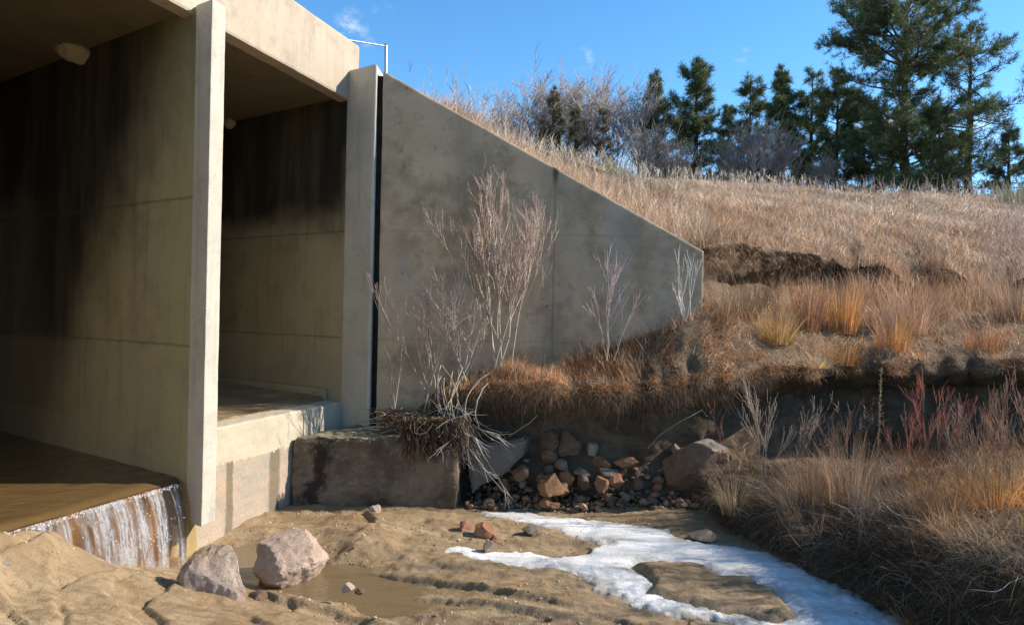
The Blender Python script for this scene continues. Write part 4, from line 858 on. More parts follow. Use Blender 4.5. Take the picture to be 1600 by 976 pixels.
# ------------------------------------------------------------------ shrubs, tufts and weeds (things)
R_ = random.Random(3)
def walk(p, d, L, n, wig, up=0., rnd=R_):
    """a wandering polyline"""
    pts = [np.array(p, float)]; d = np.array(d, float); d /= np.linalg.norm(d)
    for i in range(n):
        d = d + np.array([rnd.gauss(0, wig), rnd.gauss(0, wig), rnd.gauss(0, wig) + up]); d /= np.linalg.norm(d); pts.append(pts[-1] + d * L / n)
    return np.array(pts), d
def branch(tb, p, d, L, r, depth, rnd, spread=.5, up=.05, kids=(3, 5), wig=.1, cols=((.5, .4, .3),), ratio=.6, cup=None, sides=3, rmin=.0012, tipcol=None):
    pts, de = walk(p, d, L, 5, wig, up, rnd); c = rnd.choice(cols); k = rnd.uniform(.8, 1.2)
    tgt = cup if (cup is not None and r > .02) else tb
    tgt.tube(pts, np.linspace(r, max(r * .35, rmin), len(pts)), sides if r > .01 else 3, tuple(x * k for x in c))
    if depth <= 0: return
    for i in range(rnd.randint(*kids)):
        f = rnd.uniform(.25, 1.0); q = pts[0] * 0 + np.array([np.interp(f * 5, range(6), pts[:, a]) for a in range(3)])
        dd = de + np.array([rnd.gauss(0, spread), rnd.gauss(0, spread), rnd.gauss(0, spread * .5)])
        branch(tb, q, dd, L * ratio * rnd.uniform(.6, 1.15), max(r * .5, rmin), depth - 1, rnd, spread, up, kids, wig, tipcol or cols, ratio, cup, sides, rmin, tipcol)
PALE = ((.40, .34, .27), (.32, .25, .19), (.48, .42, .35)); REDT = ((.34, .22, .17), (.42, .31, .25), (.50, .41, .34))
def shrub(name, label, cat, base, stems, group=None, seed=0, depth=3, r=.007, spread=.35, up=.10, kids=(3, 5), cols=PALE, tip=REDT, ratio=.5, rmin=.0013):
    rnd = random.Random(seed); t = thing(name, label, cat, base, group); st = TB(); tw = TB()
    for (dx, dy, L) in stems:
        b = np.array(base) + np.array([rnd.gauss(0, .025), rnd.gauss(0, .02), -.02]); pts, de = walk(b, (dx * 1.25, dy, 1), L, 7, .10, .05, rnd); c = rnd.choice(cols)
        st.tube(pts, np.linspace(r, rmin, len(pts)), 4, c)
        for i in range(rnd.randint(kids[0], kids[1]) + int(L * 7)):
            f = rnd.uniform(.25, 1.0) * 7; q = np.array([np.interp(f, range(8), pts[:, a]) for a in range(3)])
            if depth > 0: branch(tw, q, de + np.array([rnd.gauss(0, spread), rnd.gauss(0, spread), .1]), L * (1.15 - f / 7) * ratio + .06, r * .4, depth - 1, rnd, spread, up, (2, 4), .1, tip, .55, rmin=rmin)
    if len(tw.V) < 10:
        for v, c, f in zip(tw.V, tw.C, tw.F): st.V.append(v); st.C.append(c); st.F.append(f - 0 + st.n)
        tw.n = 0
    st.build('stem', MAT['bark'], t)
    if tw.n: tw.build('twigs', MAT['bark'], t)
    return t
BG = 'bare shrubs growing in front of the wing wall'
def gz(px, py, d): return tuple(at(px, py, d))
shrub('bare_shrub', 'tallest bare shrub in front of the wing wall, pale stems with reddish twigs', 'shrub', gz(778, 578, 6.40), [(-.05, 0, 1.6), (.06, 0, 1.5), (-.02, 0, 1.75), (.12, .02, 1.35), (-.10, 0, 1.35), (.17, -.05, 1.15), (.02, -.05, 1.45)], BG, 1, 3, .0085, .28, .12, (4, 6))
shrub('bare_shrub', 'single pale stem leaning left out of the tallest bare shrub', 'shrub', gz(765, 520, 6.45), [(-.42, 0, 1.2)], BG, 2, 2, .006, .28, .1, (1, 2))
shrub('bare_shrub', 'bushy bare reddish shrub at the left of the tallest one', 'shrub', gz(672, 640, 6.30), [(.02, 0, 1.35), (.08, 0, 1.25), (-.06, 0, 1.2), (.15, 0, 1.0), (-.12, 0, .8)], BG, 3, 2, .006, .26, .12, (3, 5))
shrub('bare_shrub', 'low tangled bare shrub between the two bushy ones', 'shrub', gz(722, 590, 6.30), [(-.1, 0, .75), (.1, 0, .7), (.3, 0, .65), (-.25, 0, .8), (.4, 0, .5), (.0, 0, .9)], BG, 4, 2, .005, .4, .06, (3, 5))
shrub('bare_shrub', 'middle sized bare shrub right of the panel joint of the wing wall', 'shrub', gz(952, 560, 6.42), [(.04, 0, 1.0), (.0, 0, .9), (.24, 0, .72), (-.18, 0, .62)], BG, 5, 2, .005, .30, .06, (1, 2), tip=((.46, .36, .36), (.40, .28, .28)))
shrub('bare_shrub', 'whitish forked sapling near the low end of the wing wall', 'shrub', gz(1070, 515, 6.60), [(-.10, 0, .72), (.05, 0, .7), (.12, 0, .62), (-.03, 0, .6), (.16, 0, .72), (-.06, 0, .45)], BG, 6, 1, .006, .22, .15, (1, 2), cols=((.62, .60, .58), (.54, .52, .50)), tip=((.55, .53, .52),))
shrub('thin_weed', 'few thin upright weed stems beside the wing wall joint', 'weed', gz(614, 648, 6.35), [(-.03, 0, .95), (.03, 0, 1.0), (-.09, 0, .7), (.01, 0, .6)], None, 7, 1, .0035, .15, .15, (1, 2), tip=((.42, .33, .24),))
for i, (x0, y0, x1, y1) in enumerate([(698, 520, 762, 470)]):
    t = TB(); a = np.array(at(x0, y0, 6.35)); b = np.array(at(x1, y1, 6.4)); t.tube(np.linspace(a, b, 6) + np.random.default_rng(3).normal(size=(6, 3)) * .006, np.linspace(.008, .003, 6), 4, (.6, .55, .5)); t.tube(np.linspace(a + .01, b + np.array([.02, 0, .03]), 6), np.linspace(.005, .002, 6), 4, (.55, .5, .45))
    tag(t.build('leaning_twig', MAT['bark'], origin=tuple(a)), 'pale dead twig leaning upward to the right inside the low tangled shrub', 'twig')

# hanging bleached branches of the undercut shrub
rnd = random.Random(11); t = thing('hanging_branches', 'bleached curved branches of an undercut shrub drooping over the footing block', 'dead shrub', gz(712, 580, 6.15)); tb = TB()
ENDS = [((790, 690), .6), ((770, 700), .5), ((800, 778), .7), ((790, 772), .7), ((760, 745), .6), ((745, 700), .4), ((700, 700), .3), ((735, 715), .4), ((770, 688), .5), ((725, 690), .4), ((750, 712), .5), ((680, 690), .3), ((715, 725), .4), ((740, 735), .4), ((760, 700), .5), ((690, 660), .2)]
for (ex, ey), bow in ENDS:
    s0 = np.array(at(rnd.uniform(675, 770), rnd.uniform(570, 612), rnd.uniform(6.05, 6.3))); e = np.array(at(ex, ey, rnd.uniform(5.8, 6.05)))
    m1 = np.array(at(rnd.uniform(640, 745), rnd.uniform(600, 690), rnd.uniform(5.9, 6.1))); tt = np.linspace(0, 1, 12)[:, None]
    pts = (1 - tt) ** 2 * s0 + 2 * tt * (1 - tt) * m1 + tt ** 2 * e + np.array([[rnd.gauss(0, .004) for _ in range(3)] for _ in range(12)])
    tb.tube(pts, np.linspace(.0058, .0022, 12), 5, rnd.choice(((.36, .30, .23), (.28, .22, .17), (.44, .38, .31))))
    for j in range(3):
        k = rnd.randint(5, 10); branch(tb, pts[k], (pts[k] - pts[k - 1]) + np.array([rnd.gauss(0, .02), rnd.gauss(0, .01), rnd.gauss(0, .02)]), rnd.uniform(.12, .3), .0035, 1, rnd, .35, -.02, (1, 3), .12, ((.50, .46, .42),))
tb.build('branches', MAT['bark'], t)
# matted roots and debris on the footing block
g2 = TB(); rnd = random.Random(12)
for i in range(1300):
    px = rnd.triangular(585, 740, 665); top = 640 + (655 - 640) * (px < 630); p = np.array(at(px, rnd.uniform(640, 668), rnd.uniform(6.0, 6.35)))
    down = px > 628 and rnd.random() < .86
    if down: p = np.array(at(px, rnd.uniform(650, 655 + 50 * rnd.random() ** .7), rnd.uniform(5.84, 5.97)))
    d = (rnd.gauss(.15, .35 if down else .8), rnd.gauss(-.02, .2), rnd.gauss(-1.0 if down else -.02, .3 if down else .08))
    pts, _ = walk(p, d, rnd.uniform(.08, .24) * (1.0 if down else .8), 4, .25, 0, rnd)
    k = rnd.uniform(.5, 1.3); c = rnd.choice(((.085, .055, .035), (.13, .085, .05), (.05, .035, .025), (.19, .12, .075), (.28, .21, .15)))
    g2.tube(pts, np.linspace(.0042, .0014, len(pts)), 3, tuple(x * k for x in c))
tag(g2.build('root_tangle', MAT['bark'], origin=gz(660, 665, 6.1)), 'dark tangle of matted roots and debris hanging over the footing block', 'roots')
g2 = TB()
for i in range(34):
    p = np.array(at(rnd.uniform(590, 700), rnd.uniform(648, 668), rnd.uniform(6.15, 6.45))); pts, _ = walk(p, (rnd.gauss(0, 1), rnd.gauss(0, .4), rnd.gauss(.05, .15)), rnd.uniform(.15, .45), 5, .1, 0, rnd); g2.tube(pts, np.linspace(.007, .003, 6), 4, rnd.choice(PALE))
tag(g2.build('driftwood_sticks', MAT['bark'], origin=gz(640, 660, 6.3)), 'loose pale sticks lodged on top of the footing block', 'sticks')
# roots under the terrace lip
g2 = TB()
for i in range(420):
    px = rnd.uniform(740, 1190); p = np.array(at(px, rnd.uniform(592, 625), 6.22 + .0006 * max(0, px - 1050))); down = rnd.uniform(.08, .34)
    pts, _ = walk(p, (rnd.gauss(.1, .35), rnd.gauss(.2, .15), -1), down, 5, .16, 0, rnd); k = rnd.uniform(.5, 1.2); g2.tube(pts, np.linspace(.003, .001, 6), 3, tuple(x * k for x in rnd.choice(((.20, .14, .09), (.30, .22, .15), (.14, .10, .07)))))
tag(g2.build('hanging_roots', MAT['bark']), 'thin brown roots hanging below the terrace lip', 'roots', kind='stuff')
for (pp, lb) in (([(795, 682), (815, 668), (828, 660), (840, 648)], 'thin bent root reaching from the bank to the tilted slab'), ([(1012, 700), (1030, 680), (1060, 660), (1098, 640), (1104, 650)], 'long thin bent root on the shaded bank above the big boulder')):
    t = TB(); P = np.array([tuple(at(a, b, 6.2 if a < 900 else 6.28)) for a, b in pp]); t.tube(P, np.linspace(.004, .006, len(P)), 4, (.30, .24, .16)); tag(t.build('bent_root', MAT['bark'], origin=tuple(P[0])), lb, 'root')

def on_bank(px, py, k=0.):
    o = Vector((0, 0, CZ)); dr = (at(px, py, 1) - o).normalized(); h = BVH.ray_cast(o, dr, 60)
    return (h[0][0], h[0][1] , h[0][2]) if h[0] else tuple(at(px, py, 8))
def tuft(name, label, base, h, rad, n, cols, lean=.35, curl=.25, w_=.0035, group=None, seeds=0, droop=0., cat='grass clump', az=None):
    g = GB(); b = np.array(base); k = n; a = rng.uniform(0, 6.28, k) if az is None else az + rng.normal(size=k) * .8; rr = rad * np.sqrt(rng.uniform(0, 1, k)) * .45
    p = b + np.stack([np.cos(a) * rr, np.sin(a) * rr, np.full(k, -.015)], -1); hh = h * rng.uniform(.35, 1, k)
    g.add(blades(p, hh, np.full(k, w_) * rng.uniform(.6, 1.3, k), np.abs(rng.normal(size=k)) * lean, a, np.abs(rng.normal(size=k)) * curl + droop, pick(cols, k) * (1 + .3 * np.sin(a * 3))[:, None], 5))
    t = thing(name, label, cat, base, group); g.build('blades', MAT['grass'], t)
    if seeds:
        g = GB(); a = rng.uniform(0, 6.28, seeds); ln = rng.uniform(.02, .35, seeds); p = np.tile(b, (seeds, 1)); hs = h * rng.uniform(.9, 1.35, seeds); cu = rng.uniform(.02, .14, seeds); cc = pick(cols, seeds)
        g.add(blades(p, hs, np.full(seeds, w_ * .8), ln, a, cu, cc, 4)); d = np.stack([np.cos(a), np.sin(a), np.zeros(seeds)], -1); tip = p.copy(); an = ln.copy()
        for s_ in range(4): tip = tip + (d * np.sin(an)[:, None] + np.array([0, 0, 1.]) * np.cos(an)[:, None]) * (hs / 4)[:, None] * (.9 if s_ == 3 else 1); an = an + cu
        for r_ in range(5): g.add(blades(tip - np.array([0, 0, .018]) * r_, rng.uniform(.03, .06, seeds), np.full(seeds, w_ * 1.6), an + .4, a + rng.normal(size=seeds), rng.uniform(.1, .6, seeds), cc * 1.1, 2))
        g.build('seed_heads', MAT['grass'], t)
    return t
GOLD = [(.60, .40, .18), (.66, .48, .26), (.52, .32, .13), (.70, .56, .36)]; ORG = [(.66, .34, .12), (.58, .28, .09), (.68, .45, .20), (.46, .22, .09)]
TG = 'dry grass clumps on the bank'
tuft('grass_clump', 'isolated straw coloured grass clump drooping beside the snow at the bank foot', on_bank(1146, 800), .42, .2, 420, GOLD, .22, .32, .003, TG, 14, .05)
tuft('grass_clump', 'bright orange grass clump standing on the terrace in front of the dark scarp', on_bank(1318, 520), .66, .34, 620, ORG, .13, .05, .005, TG)
tuft('grass_clump', 'golden brown grass clump on the terrace left of the bright orange one', on_bank(1212, 535), .48, .36, 620, [(.55, .34, .13), (.45, .26, .10), (.62, .44, .22)], .3, .12, .004, TG, 12)
tuft('grass_clump', 'reddish brown upright grass clump between the golden and the orange clumps', on_bank(1262, 515), .62, .3, 420, [(.36, .16, .08), (.28, .12, .07), (.46, .26, .14)], .14, .08, .0045, TG)
tuft('grass_clump', 'small orange grass clump on the terrace just below the bright orange one', on_bank(1318, 568), .30, .3, 400, [(.60, .32, .10), (.55, .26, .09)], .3, .2, .004, TG)
tuft('grass_clump', 'arching pale grass clump at the terrace edge above the tall red weeds', on_bank(1275, 572), .28, .3, 320, GOLD, .6, .4, .003, TG)
tuft('grass_clump', 'orange grass clump on the terrace under the right part of the scarp', on_bank(1395, 545), .50, .34, 420, [(.62, .30, .10), (.55, .34, .16)], .2, .12, .0045, TG)
tuft('grass_clump', 'sparse golden clump with a pink cast right of the orange clumps', on_bank(1428, 520), .52, .35, 320, [(.58, .38, .26), (.50, .28, .16)], .25, .12, .0045, TG, 10)
tuft('grass_clump', 'low rust grass clump near the right end of the terrace', on_bank(1540, 545), .42, .4, 420, [(.50, .26, .12), (.42, .22, .12)], .3, .15, .004, TG, 8)
tuft('grass_clump', 'tall brown grass clump at the right edge of the terrace', on_bank(1590, 500), .75, .4, 420, [(.42, .27, .16), (.50, .34, .22)], .15, .08, .0045, TG, 12)
tuft('grass_clump', 'tallest straw grass clump on the lower bank in front of the shaded cut', on_bank(1330, 790), .62, .32, 420, [(.48, .30, .16), (.58, .42, .26), (.36, .20, .12)], .16, .08, .003, TG, 12)
tuft('grass_clump', 'brown grass clump left of the tallest straw clump on the lower bank', on_bank(1270, 790), .52, .26, 240, [(.32, .19, .12), (.44, .30, .18)], .16, .08, .003, TG, 8)
tuft('grass_clump', 'fiery orange grass clump at the right end of the lower bank', on_bank(1560, 800), .42, .34, 460, [(.62, .30, .08), (.70, .40, .14), (.5, .22, .06)], .3, .2, .0028, TG, 6)
tuft('grass_clump', 'orange brown grass clump at the lower right frame corner of the bank', on_bank(1450, 985), .22, .3, 420, [(.55, .30, .12), (.45, .25, .12)], .7, .3, .0022, TG)
tuft('grass_clump', 'reddish grass clump in the middle of the lower bank edge', on_bank(1470, 810), .36, .36, 420, [(.42, .22, .12), (.52, .28, .14)], .3, .15, .003, TG, 6)
tuft('grass_clump', 'thin grass clump leaning over the bank corner near the wing wall end', on_bank(1130, 520), .34, .25, 140, [(.42, .26, .14), (.5, .36, .22)], .35, .15, .003, TG, 10)
DK = [(.20, .12, .075), (.28, .17, .10), (.14, .09, .06), (.40, .27, .16)]
tuft('grass_clump', 'dark brown grass clump in the hollow right beside the tip of the wing wall', on_bank(1128, 505), .42, .3, 300, DK, .25, .15, .004, TG, 8)
tuft('grass_clump', 'dark brown clump below the scarp, second to the right from the wing wall tip', on_bank(1162, 500), .50, .3, 300, DK, .22, .15, .004, TG, 10)
tuft('grass_clump', 'thin dark grass clump directly under the overhang of the scarp', on_bank(1185, 478), .40, .35, 260, DK, .25, .12, .0045, TG, 8)
tuft('grass_clump', 'brown matted clump on the terrace lip between the wing wall tip and the golden clump', on_bank(1165, 560), .24, .35, 320, DK + RUST[:2], .5, .35, .003, TG)
# tall weeds
WG = 'tall dry weeds on the right bank'
for i, (px, py, d, hgt, lb, cols_, st) in enumerate([
 (1445, 800, 4.9, .85, 'tall deep red weed in the middle of the lower bank', ((.34, .10, .07), (.42, .16, .10)), 6),
 (1408, 790, 5.2, .62, 'short dull red weed left of the deep red one', ((.32, .14, .10),), 4),
 (1310, 740, 5.9, .55, 'brownish red weed rising from the tallest straw clump', ((.34, .19, .13),), 4),
 (1545, 780, 4.8, .80, 'rusty branching weed near the right end of the lower bank', ((.38, .20, .12), (.3, .2, .15)), 6),
 (1590, 790, 4.3, .70, 'dense brown weed cut by the right frame edge on the lower bank', ((.34, .2, .13),), 6),
 (1190, 770, 6.0, .80, 'thin forked pale weed in front of the shaded bank right of the boulder', ((.42, .34, .26),), 3),
 (1222, 765, 6.1, .90, 'thin upright weed between the forked pale weed and the straw clumps', ((.36, .28, .22),), 3),
 (1148, 740, 6.1, .78, 'slender dark red stem behind the isolated straw clump', ((.30, .14, .09),), 2),
 (1480, 725, 6.9, .55, 'grey brown weed standing against the shaded cut below the terrace', ((.36, .28, .22),), 4),
 (1375, 560, 7.4, .45, 'pinkish weed on the terrace edge right of the orange clumps', ((.44, .28, .24),), 4),
 (1290, 440, 9.3, .85, 'tall grey stems above the dark scarp behind the orange clump', ((.46, .36, .30),), 5),
 (1330, 400, 10.2, .7, 'faint pinkish stems on the meadow edge above the scarp', ((.50, .36, .32),), 5),
 (1545, 470, 9.4, 1.15, 'tall pinkish bare weed at the right edge of the terrace', ((.46, .32, .28), (.4, .3, .26)), 7),
 (1590, 440, 9.8, 1.25, 'tall grey bare weed beyond the right edge of the terrace', ((.44, .34, .30),), 7),
 (1500, 800, 5.0, .62, 'leggy brown weed between the deep red and the rusty weed', ((.32, .20, .14),), 4),
 (1350, 850, 4.4, .5, 'low spreading weed overhanging the snow edge', ((.36, .26, .18),), 5),
]):
    rr = random.Random(i + 50)
    shrub('dry_weed', lb, 'weed', on_bank(px, py), [(rr.gauss(0, .14), rr.gauss(0, .08), hgt * rr.uniform(.7, 1.05)) for _ in range(st)], WG, i + 60, 2, .0032, .22, .10, (2, 4), cols=cols_, tip=cols_, rmin=.0011, ratio=.4)
# yellow seed spike
t = thing('seed_spike', 'single yellowish seed spike standing against the shaded cut', 'weed', gz(1370, 760, 6.3)); tb = TB(); a = np.array(gz(1370, 760, 6.3)); b = np.array(gz(1377, 576, 6.4)); pts = np.linspace(a, b, 9) + np.array([[.0, 0, 0]] * 9)
tb.tube(pts, .004, 4, (.38, .30, .16)); tb.build('stem', MAT['bark'], t); tb = TB(); rnd = random.Random(5)
for i in range(130):
    f = rnd.uniform(.35, 1); p = a + (b - a) * f; d = np.array([rnd.gauss(0, 1), rnd.gauss(0, 1), .8]); d /= np.linalg.norm(d); tb.tube([p, p + d * .022], [.005, .002], 3, (.50, .38, .16))
tb.build('seed_capsules', MAT['bark'], t)
# litter sticks at the foot of the right bank
g2 = TB(); rnd = random.Random(15)
for i in range(210):
    px = rnd.uniform(1150, 1700); X = at(px, 880, 4.2 - (px - 1300) * .002); p, nr = surf(1, 1.1, 2.3, thpx(px), thpx(px) + .02); p = p[0] + np.array([-.03, -.05, .03])
    pts, _ = walk(p, (rnd.gauss(-.3, .8), rnd.gauss(-.3, .5), rnd.gauss(.1, .45)), rnd.uniform(.10, .42), 7, .22, -.03, rnd); k = rnd.uniform(.5, 1.1)
    g2.tube(pts, np.linspace(.0028, .0009, 8), 3, tuple(x * k for x in rnd.choice(((.34, .27, .21), (.30, .18, .12), (.52, .46, .40), (.24, .15, .10)))))
tag(g2.build('twig_litter', MAT['bark']), 'crossed dead twigs littering the undercut edge of the lower right bank', 'twigs', kind='stuff')

# ------------------------------------------------------------------ guard rail post on the road
px_d = 9.2; a = at(604, 118, px_d); pt = thing('rail_post', 'thin pale metal post with a cable on the road edge above the culvert', 'post', tuple(a))
mm = M('galvanised'); mm.col((.42, .42, .42)); mm.rough(.45); mm.p.inputs['Metallic'].default_value = .6
tb = TB(); top = np.array(at(603, 70, px_d)); tb.tube([np.array(a) - [0, 0, .6], top], .022, 8); tb.tube([top, top + np.array([0, 0, .012])], [.03, .004], 8); tb.build('post', mm.m, pt, usecol=False)
tb = TB(); e = np.array(at(545, 63, px_d - .4)); e2 = np.array(at(420, 45, px_d - 1.2)); tb.tube([top - [0, 0, .02], e, e2], .010, 6); tb.build('cable', mm.m, pt, usecol=False)

# ------------------------------------------------------------------ trees
def interp_path(pts, f):
    n = len(pts) - 1; return np.array([np.interp(f * n, range(n + 1), pts[:, a]) for a in range(3)])
def pine(label, px, py_base, py_top, d, prof, seed, dens=1., gaps=(), lean=0., bare=0., name='pine_tree', green=((.09, .125, .045), (.125, .155, .058), (.062, .092, .036), (.18, .195, .08)), group='pines along the skyline', tuft_n=15, nl=.25, zb=None, whorl=.36):
    X = at(px, 480, d); bx, by = X.x, X.y; bz = hillz(bx, by) - .1; top = at(px, py_top, d).z; Ht = top - bz
    rnd = random.Random(seed); rs = np.random.default_rng(seed); t = thing(name, label, 'tree', (bx, by, bz), group); wood = TB(); F0 = []; D0 = []; S0 = []
    tr = np.array([[bx + lean * k * Ht + rnd.gauss(0, .03) * Ht * .1, by + rnd.gauss(0, .02), bz + Ht * k] for k in np.linspace(0, 1, 9)]); wood.tube(tr, np.linspace(Ht * .021 + .03, .02, 9), 8, (.06, .045, .037))
    z = .08
    while z < 1.0:
        if any(a < z < b for a, b in gaps): z += whorl / Ht; continue
        Rz = np.interp(z, [p[0] for p in prof], [p[1] for p in prof]); c0 = interp_path(tr, z)
        n = max(2, int(round(rnd.uniform(3, 5.5) * dens)))
        a0 = rnd.uniform(0, 6.28)
        for i in range(n):
            az = a0 + i * 6.283 / n + rnd.gauss(0, .5); L = Rz * rnd.uniform(.4, 1.18); c0 = interp_path(tr, min(1, max(.05, z + rnd.gauss(0, whorl * .45) / Ht))) 
            if L < .2: L = .2
            elev = rnd.gauss(.08, .28) + z * .55; pts = [c0 + np.array([0, 0, rnd.gauss(0, .1)])]; dr = np.array([math.cos(az) * math.cos(elev), math.sin(az) * math.cos(elev), math.sin(elev)])
            m = 7
            for k in range(m):
                dr = dr + np.array([rnd.gauss(0, .10), rnd.gauss(0, .10), rnd.gauss(.0, .07) + (-.05 if k < 3 else .08)]); dr /= np.linalg.norm(dr); pts.append(pts[-1] + dr * L / m)
            pts = np.array(pts); wood.tube(pts, np.linspace(.012 + L * .014, .006, m + 1), 4, (.09, .065, .05))
            nsub = int(4 + L * 7.5 * dens)
            for j in range(nsub):
                f = rnd.uniform(.22 if bare < .5 else .45, 1.0) ** .8; q = interp_path(pts, f); sl = (.25 + L * .22) * rnd.uniform(.5, 1.1) * (1.15 - .6 * f)
                tang = interp_path(pts, min(1, f + .1)) - interp_path(pts, max(0, f - .1)); tang /= np.linalg.norm(tang) + 1e-9; sd = np.cross(tang, [0, 0, 1]) * rnd.choice((-1, 1))
                dd = tang * .6 + sd * rnd.uniform(.3, 1.0) + np.array([0, 0, rnd.gauss(.25, .5)]); dd /= np.linalg.norm(dd) + 1e-9; e = q + dd * sl
                wood.tube([q, (q + e) / 2 + np.array([0, 0, -.02]), e], [.011, .008, .005], 3, (.10, .075, .055))
                if rnd.random() < bare: continue
                for s_ in (np.linspace(.35, 1, 2 + int(sl * 3.5))): F0.append(q + (e - q) * s_ + np.array([rnd.gauss(0, .03) for _ in range(3)])); D0.append(dd + np.array([0, 0, .35])); S0.append(rnd.uniform(.75, 1.2))
            F0.append(pts[-1]); D0.append(dr + np.array([0, 0, .3])); S0.append(1.1)
        z += whorl * rnd.uniform(.7, 1.3) / Ht
    for k in range(6): F0.append(interp_path(tr, 1 - .012 * k)); D0.append(np.array([rnd.gauss(0, .4), rnd.gauss(0, .4), 1])); S0.append(1.1)
    F0 = np.array(F0); D0 = np.array(D0); S0 = np.array(S0); D0 /= np.linalg.norm(D0, axis=1, keepdims=True); n = len(F0)
    wn = np.maximum(.012, d * .0005)
    c_ = np.repeat(F0, tuft_n, 0); dv = np.repeat(D0, tuft_n, 0) * .55 + rs.normal(size=(n * tuft_n, 3)) * .62; dv /= np.linalg.norm(dv, axis=1, keepdims=True)
    Ln = nl * np.repeat(S0, tuft_n) * rs.uniform(.7, 1.15, n * tuft_n); sd = np.cross(dv, rs.normal(size=dv.shape)); sd /= np.linalg.norm(sd, axis=1, keepdims=True) + 1e-9; sd *= wn
    V = np.stack([c_ - sd * .45, c_ + sd * .45, c_ + dv * Ln[:, None] + sd * .35, c_ + dv * Ln[:, None] - sd * .35], 1)
    col_ = np.array(green)[rs.integers(0, len(green), n)] * rs.uniform(.75, 1.3, (n, 1)); col_ = np.repeat(np.repeat(col_, tuft_n, 0), 4, 0)
    mk('crown', V.reshape(-1, 3), np.arange(len(V) * 4).reshape(-1, 4), MAT['needle'], t, False, col_); wood.build('trunk', MAT['bark'], t)
    return t
ppm = lambda n_px, d: n_px / F * d
pine('tallest pine, broad and layered, its top cut by the frame', 1408, 290, -35, 34, [(.0, 2.6), (.08, 3.6), (.2, 3.9), (.32, 3.6), (.42, 2.8), (.52, 3.6), (.66, 4.4), (.8, 3.6), (.92, 2.6), (1, 1.0)], 101, 1.35, gaps=((.41, .46),), tuft_n=15, whorl=.44, lean=-.004, nl=.19)
pine('open crowned pine with fine bare twigs on its right, second from the right', 1508, 280, 45, 36, [(.0, 1.6), (.15, 2.6), (.4, 2.8), (.6, 2.4), (.8, 2.0), (1, .5)], 102, .8, bare=.35, tuft_n=10, green=((.085, .095, .05), (.07, .085, .04), (.11, .12, .07)), whorl=.5)
pine('pine mostly outside the right edge of the frame', 1665, 280, 20, 33, [(.0, 1.5), (.3, 2.0), (.5, 2.3), (.75, 2.2), (1, .5)], 103, .8, tuft_n=13, whorl=.5)
pine('full rounded pine, tallest of the left half of the pine row', 1082, 262, 100, 40, [(0, 1.2), (.2, 1.8), (.5, 1.95), (.8, 1.35), (1, .4)], 104, 1.15, tuft_n=12)
pine('narrow pine at the left end of the pine row', 1018, 260, 125, 42, [(0, 1.2), (.3, 1.4), (.7, 1.1), (1, .35)], 105, 1.0, tuft_n=11)
pine('pine behind the grey bare shrub in the middle of the row', 1166, 265, 130, 42, [(0, 1.5), (.4, 1.5), (.8, 1.15), (1, .5)], 106, .95, tuft_n=11)
pine('small pine between the rounded pine and the middle one', 1132, 262, 172, 45, [(0, 1.1), (.5, 1.0), (1, .3)], 107, .9, tuft_n=10)
pine('pointed pine with a sharp tip in the middle of the row', 1214, 268, 116, 40, [(0, 1.6), (.3, 1.7), (.6, 1.2), (.85, .65), (1, .12)], 108, 1.25, tuft_n=12)
pine('slim pine with a bare lower trunk right of the pointed pine', 1262, 270, 120, 40, [(0, .9), (.35, 1.3), (.7, 1.25), (1, .4)], 109, .95, gaps=((.08, .2),), tuft_n=11)
pine('dark pine at the left foot of the tallest pine', 1302, 275, 122, 38, [(0, 1.2), (.3, 1.5), (.7, 1.4), (1, .5)], 110, 1.0, gaps=((.05, .16),), tuft_n=12)
pine('low dark pine crouching under the left limbs of the tallest pine', 1345, 280, 165, 37, [(0, 1.6), (.4, 1.5), (.8, 1.0), (1, .4)], 111, 1.1, tuft_n=12)
pine('low dark pine in front of the trunk gap right of the tallest pine', 1462, 284, 170, 38, [(0, 1.4), (.4, 1.4), (.8, .9), (1, .4)], 112, .9, tuft_n=12)
pine('small pale green pine at the foot of the open crowned pine', 1572, 290, 205, 38, [(0, 1.6), (.5, 1.2), (1, .3)], 113, .9, tuft_n=11, green=((.10, .115, .05), (.08, .10, .045)))
JUN = ((.17, .145, .085), (.20, .165, .10), (.13, .12, .07))
pine('olive brown juniper, tallest of the three in front of the bare grove', 858, 240, 148, 38, [(0, 1.3), (.4, 1.1), (.8, .6), (1, .15)], 121, 1.2, name='juniper', green=JUN, group='junipers in front of the bare grove', tuft_n=11, nl=.14)
pine('small olive juniper, middle of the three in front of the bare grove', 893, 245, 168, 38, [(0, 1.0), (.5, .8), (1, .15)], 122, 1.1, name='juniper', green=JUN, group='junipers in front of the bare grove', tuft_n=11, nl=.14)
pine('reddish olive juniper, rightmost of the three in front of the bare grove', 937, 250, 175, 38, [(0, 1.1), (.5, .8), (1, .2)], 123, 1.1, name='juniper', green=((.20, .14, .09), (.16, .13, .08)), group='junipers in front of the bare grove', tuft_n=11, nl=.14)
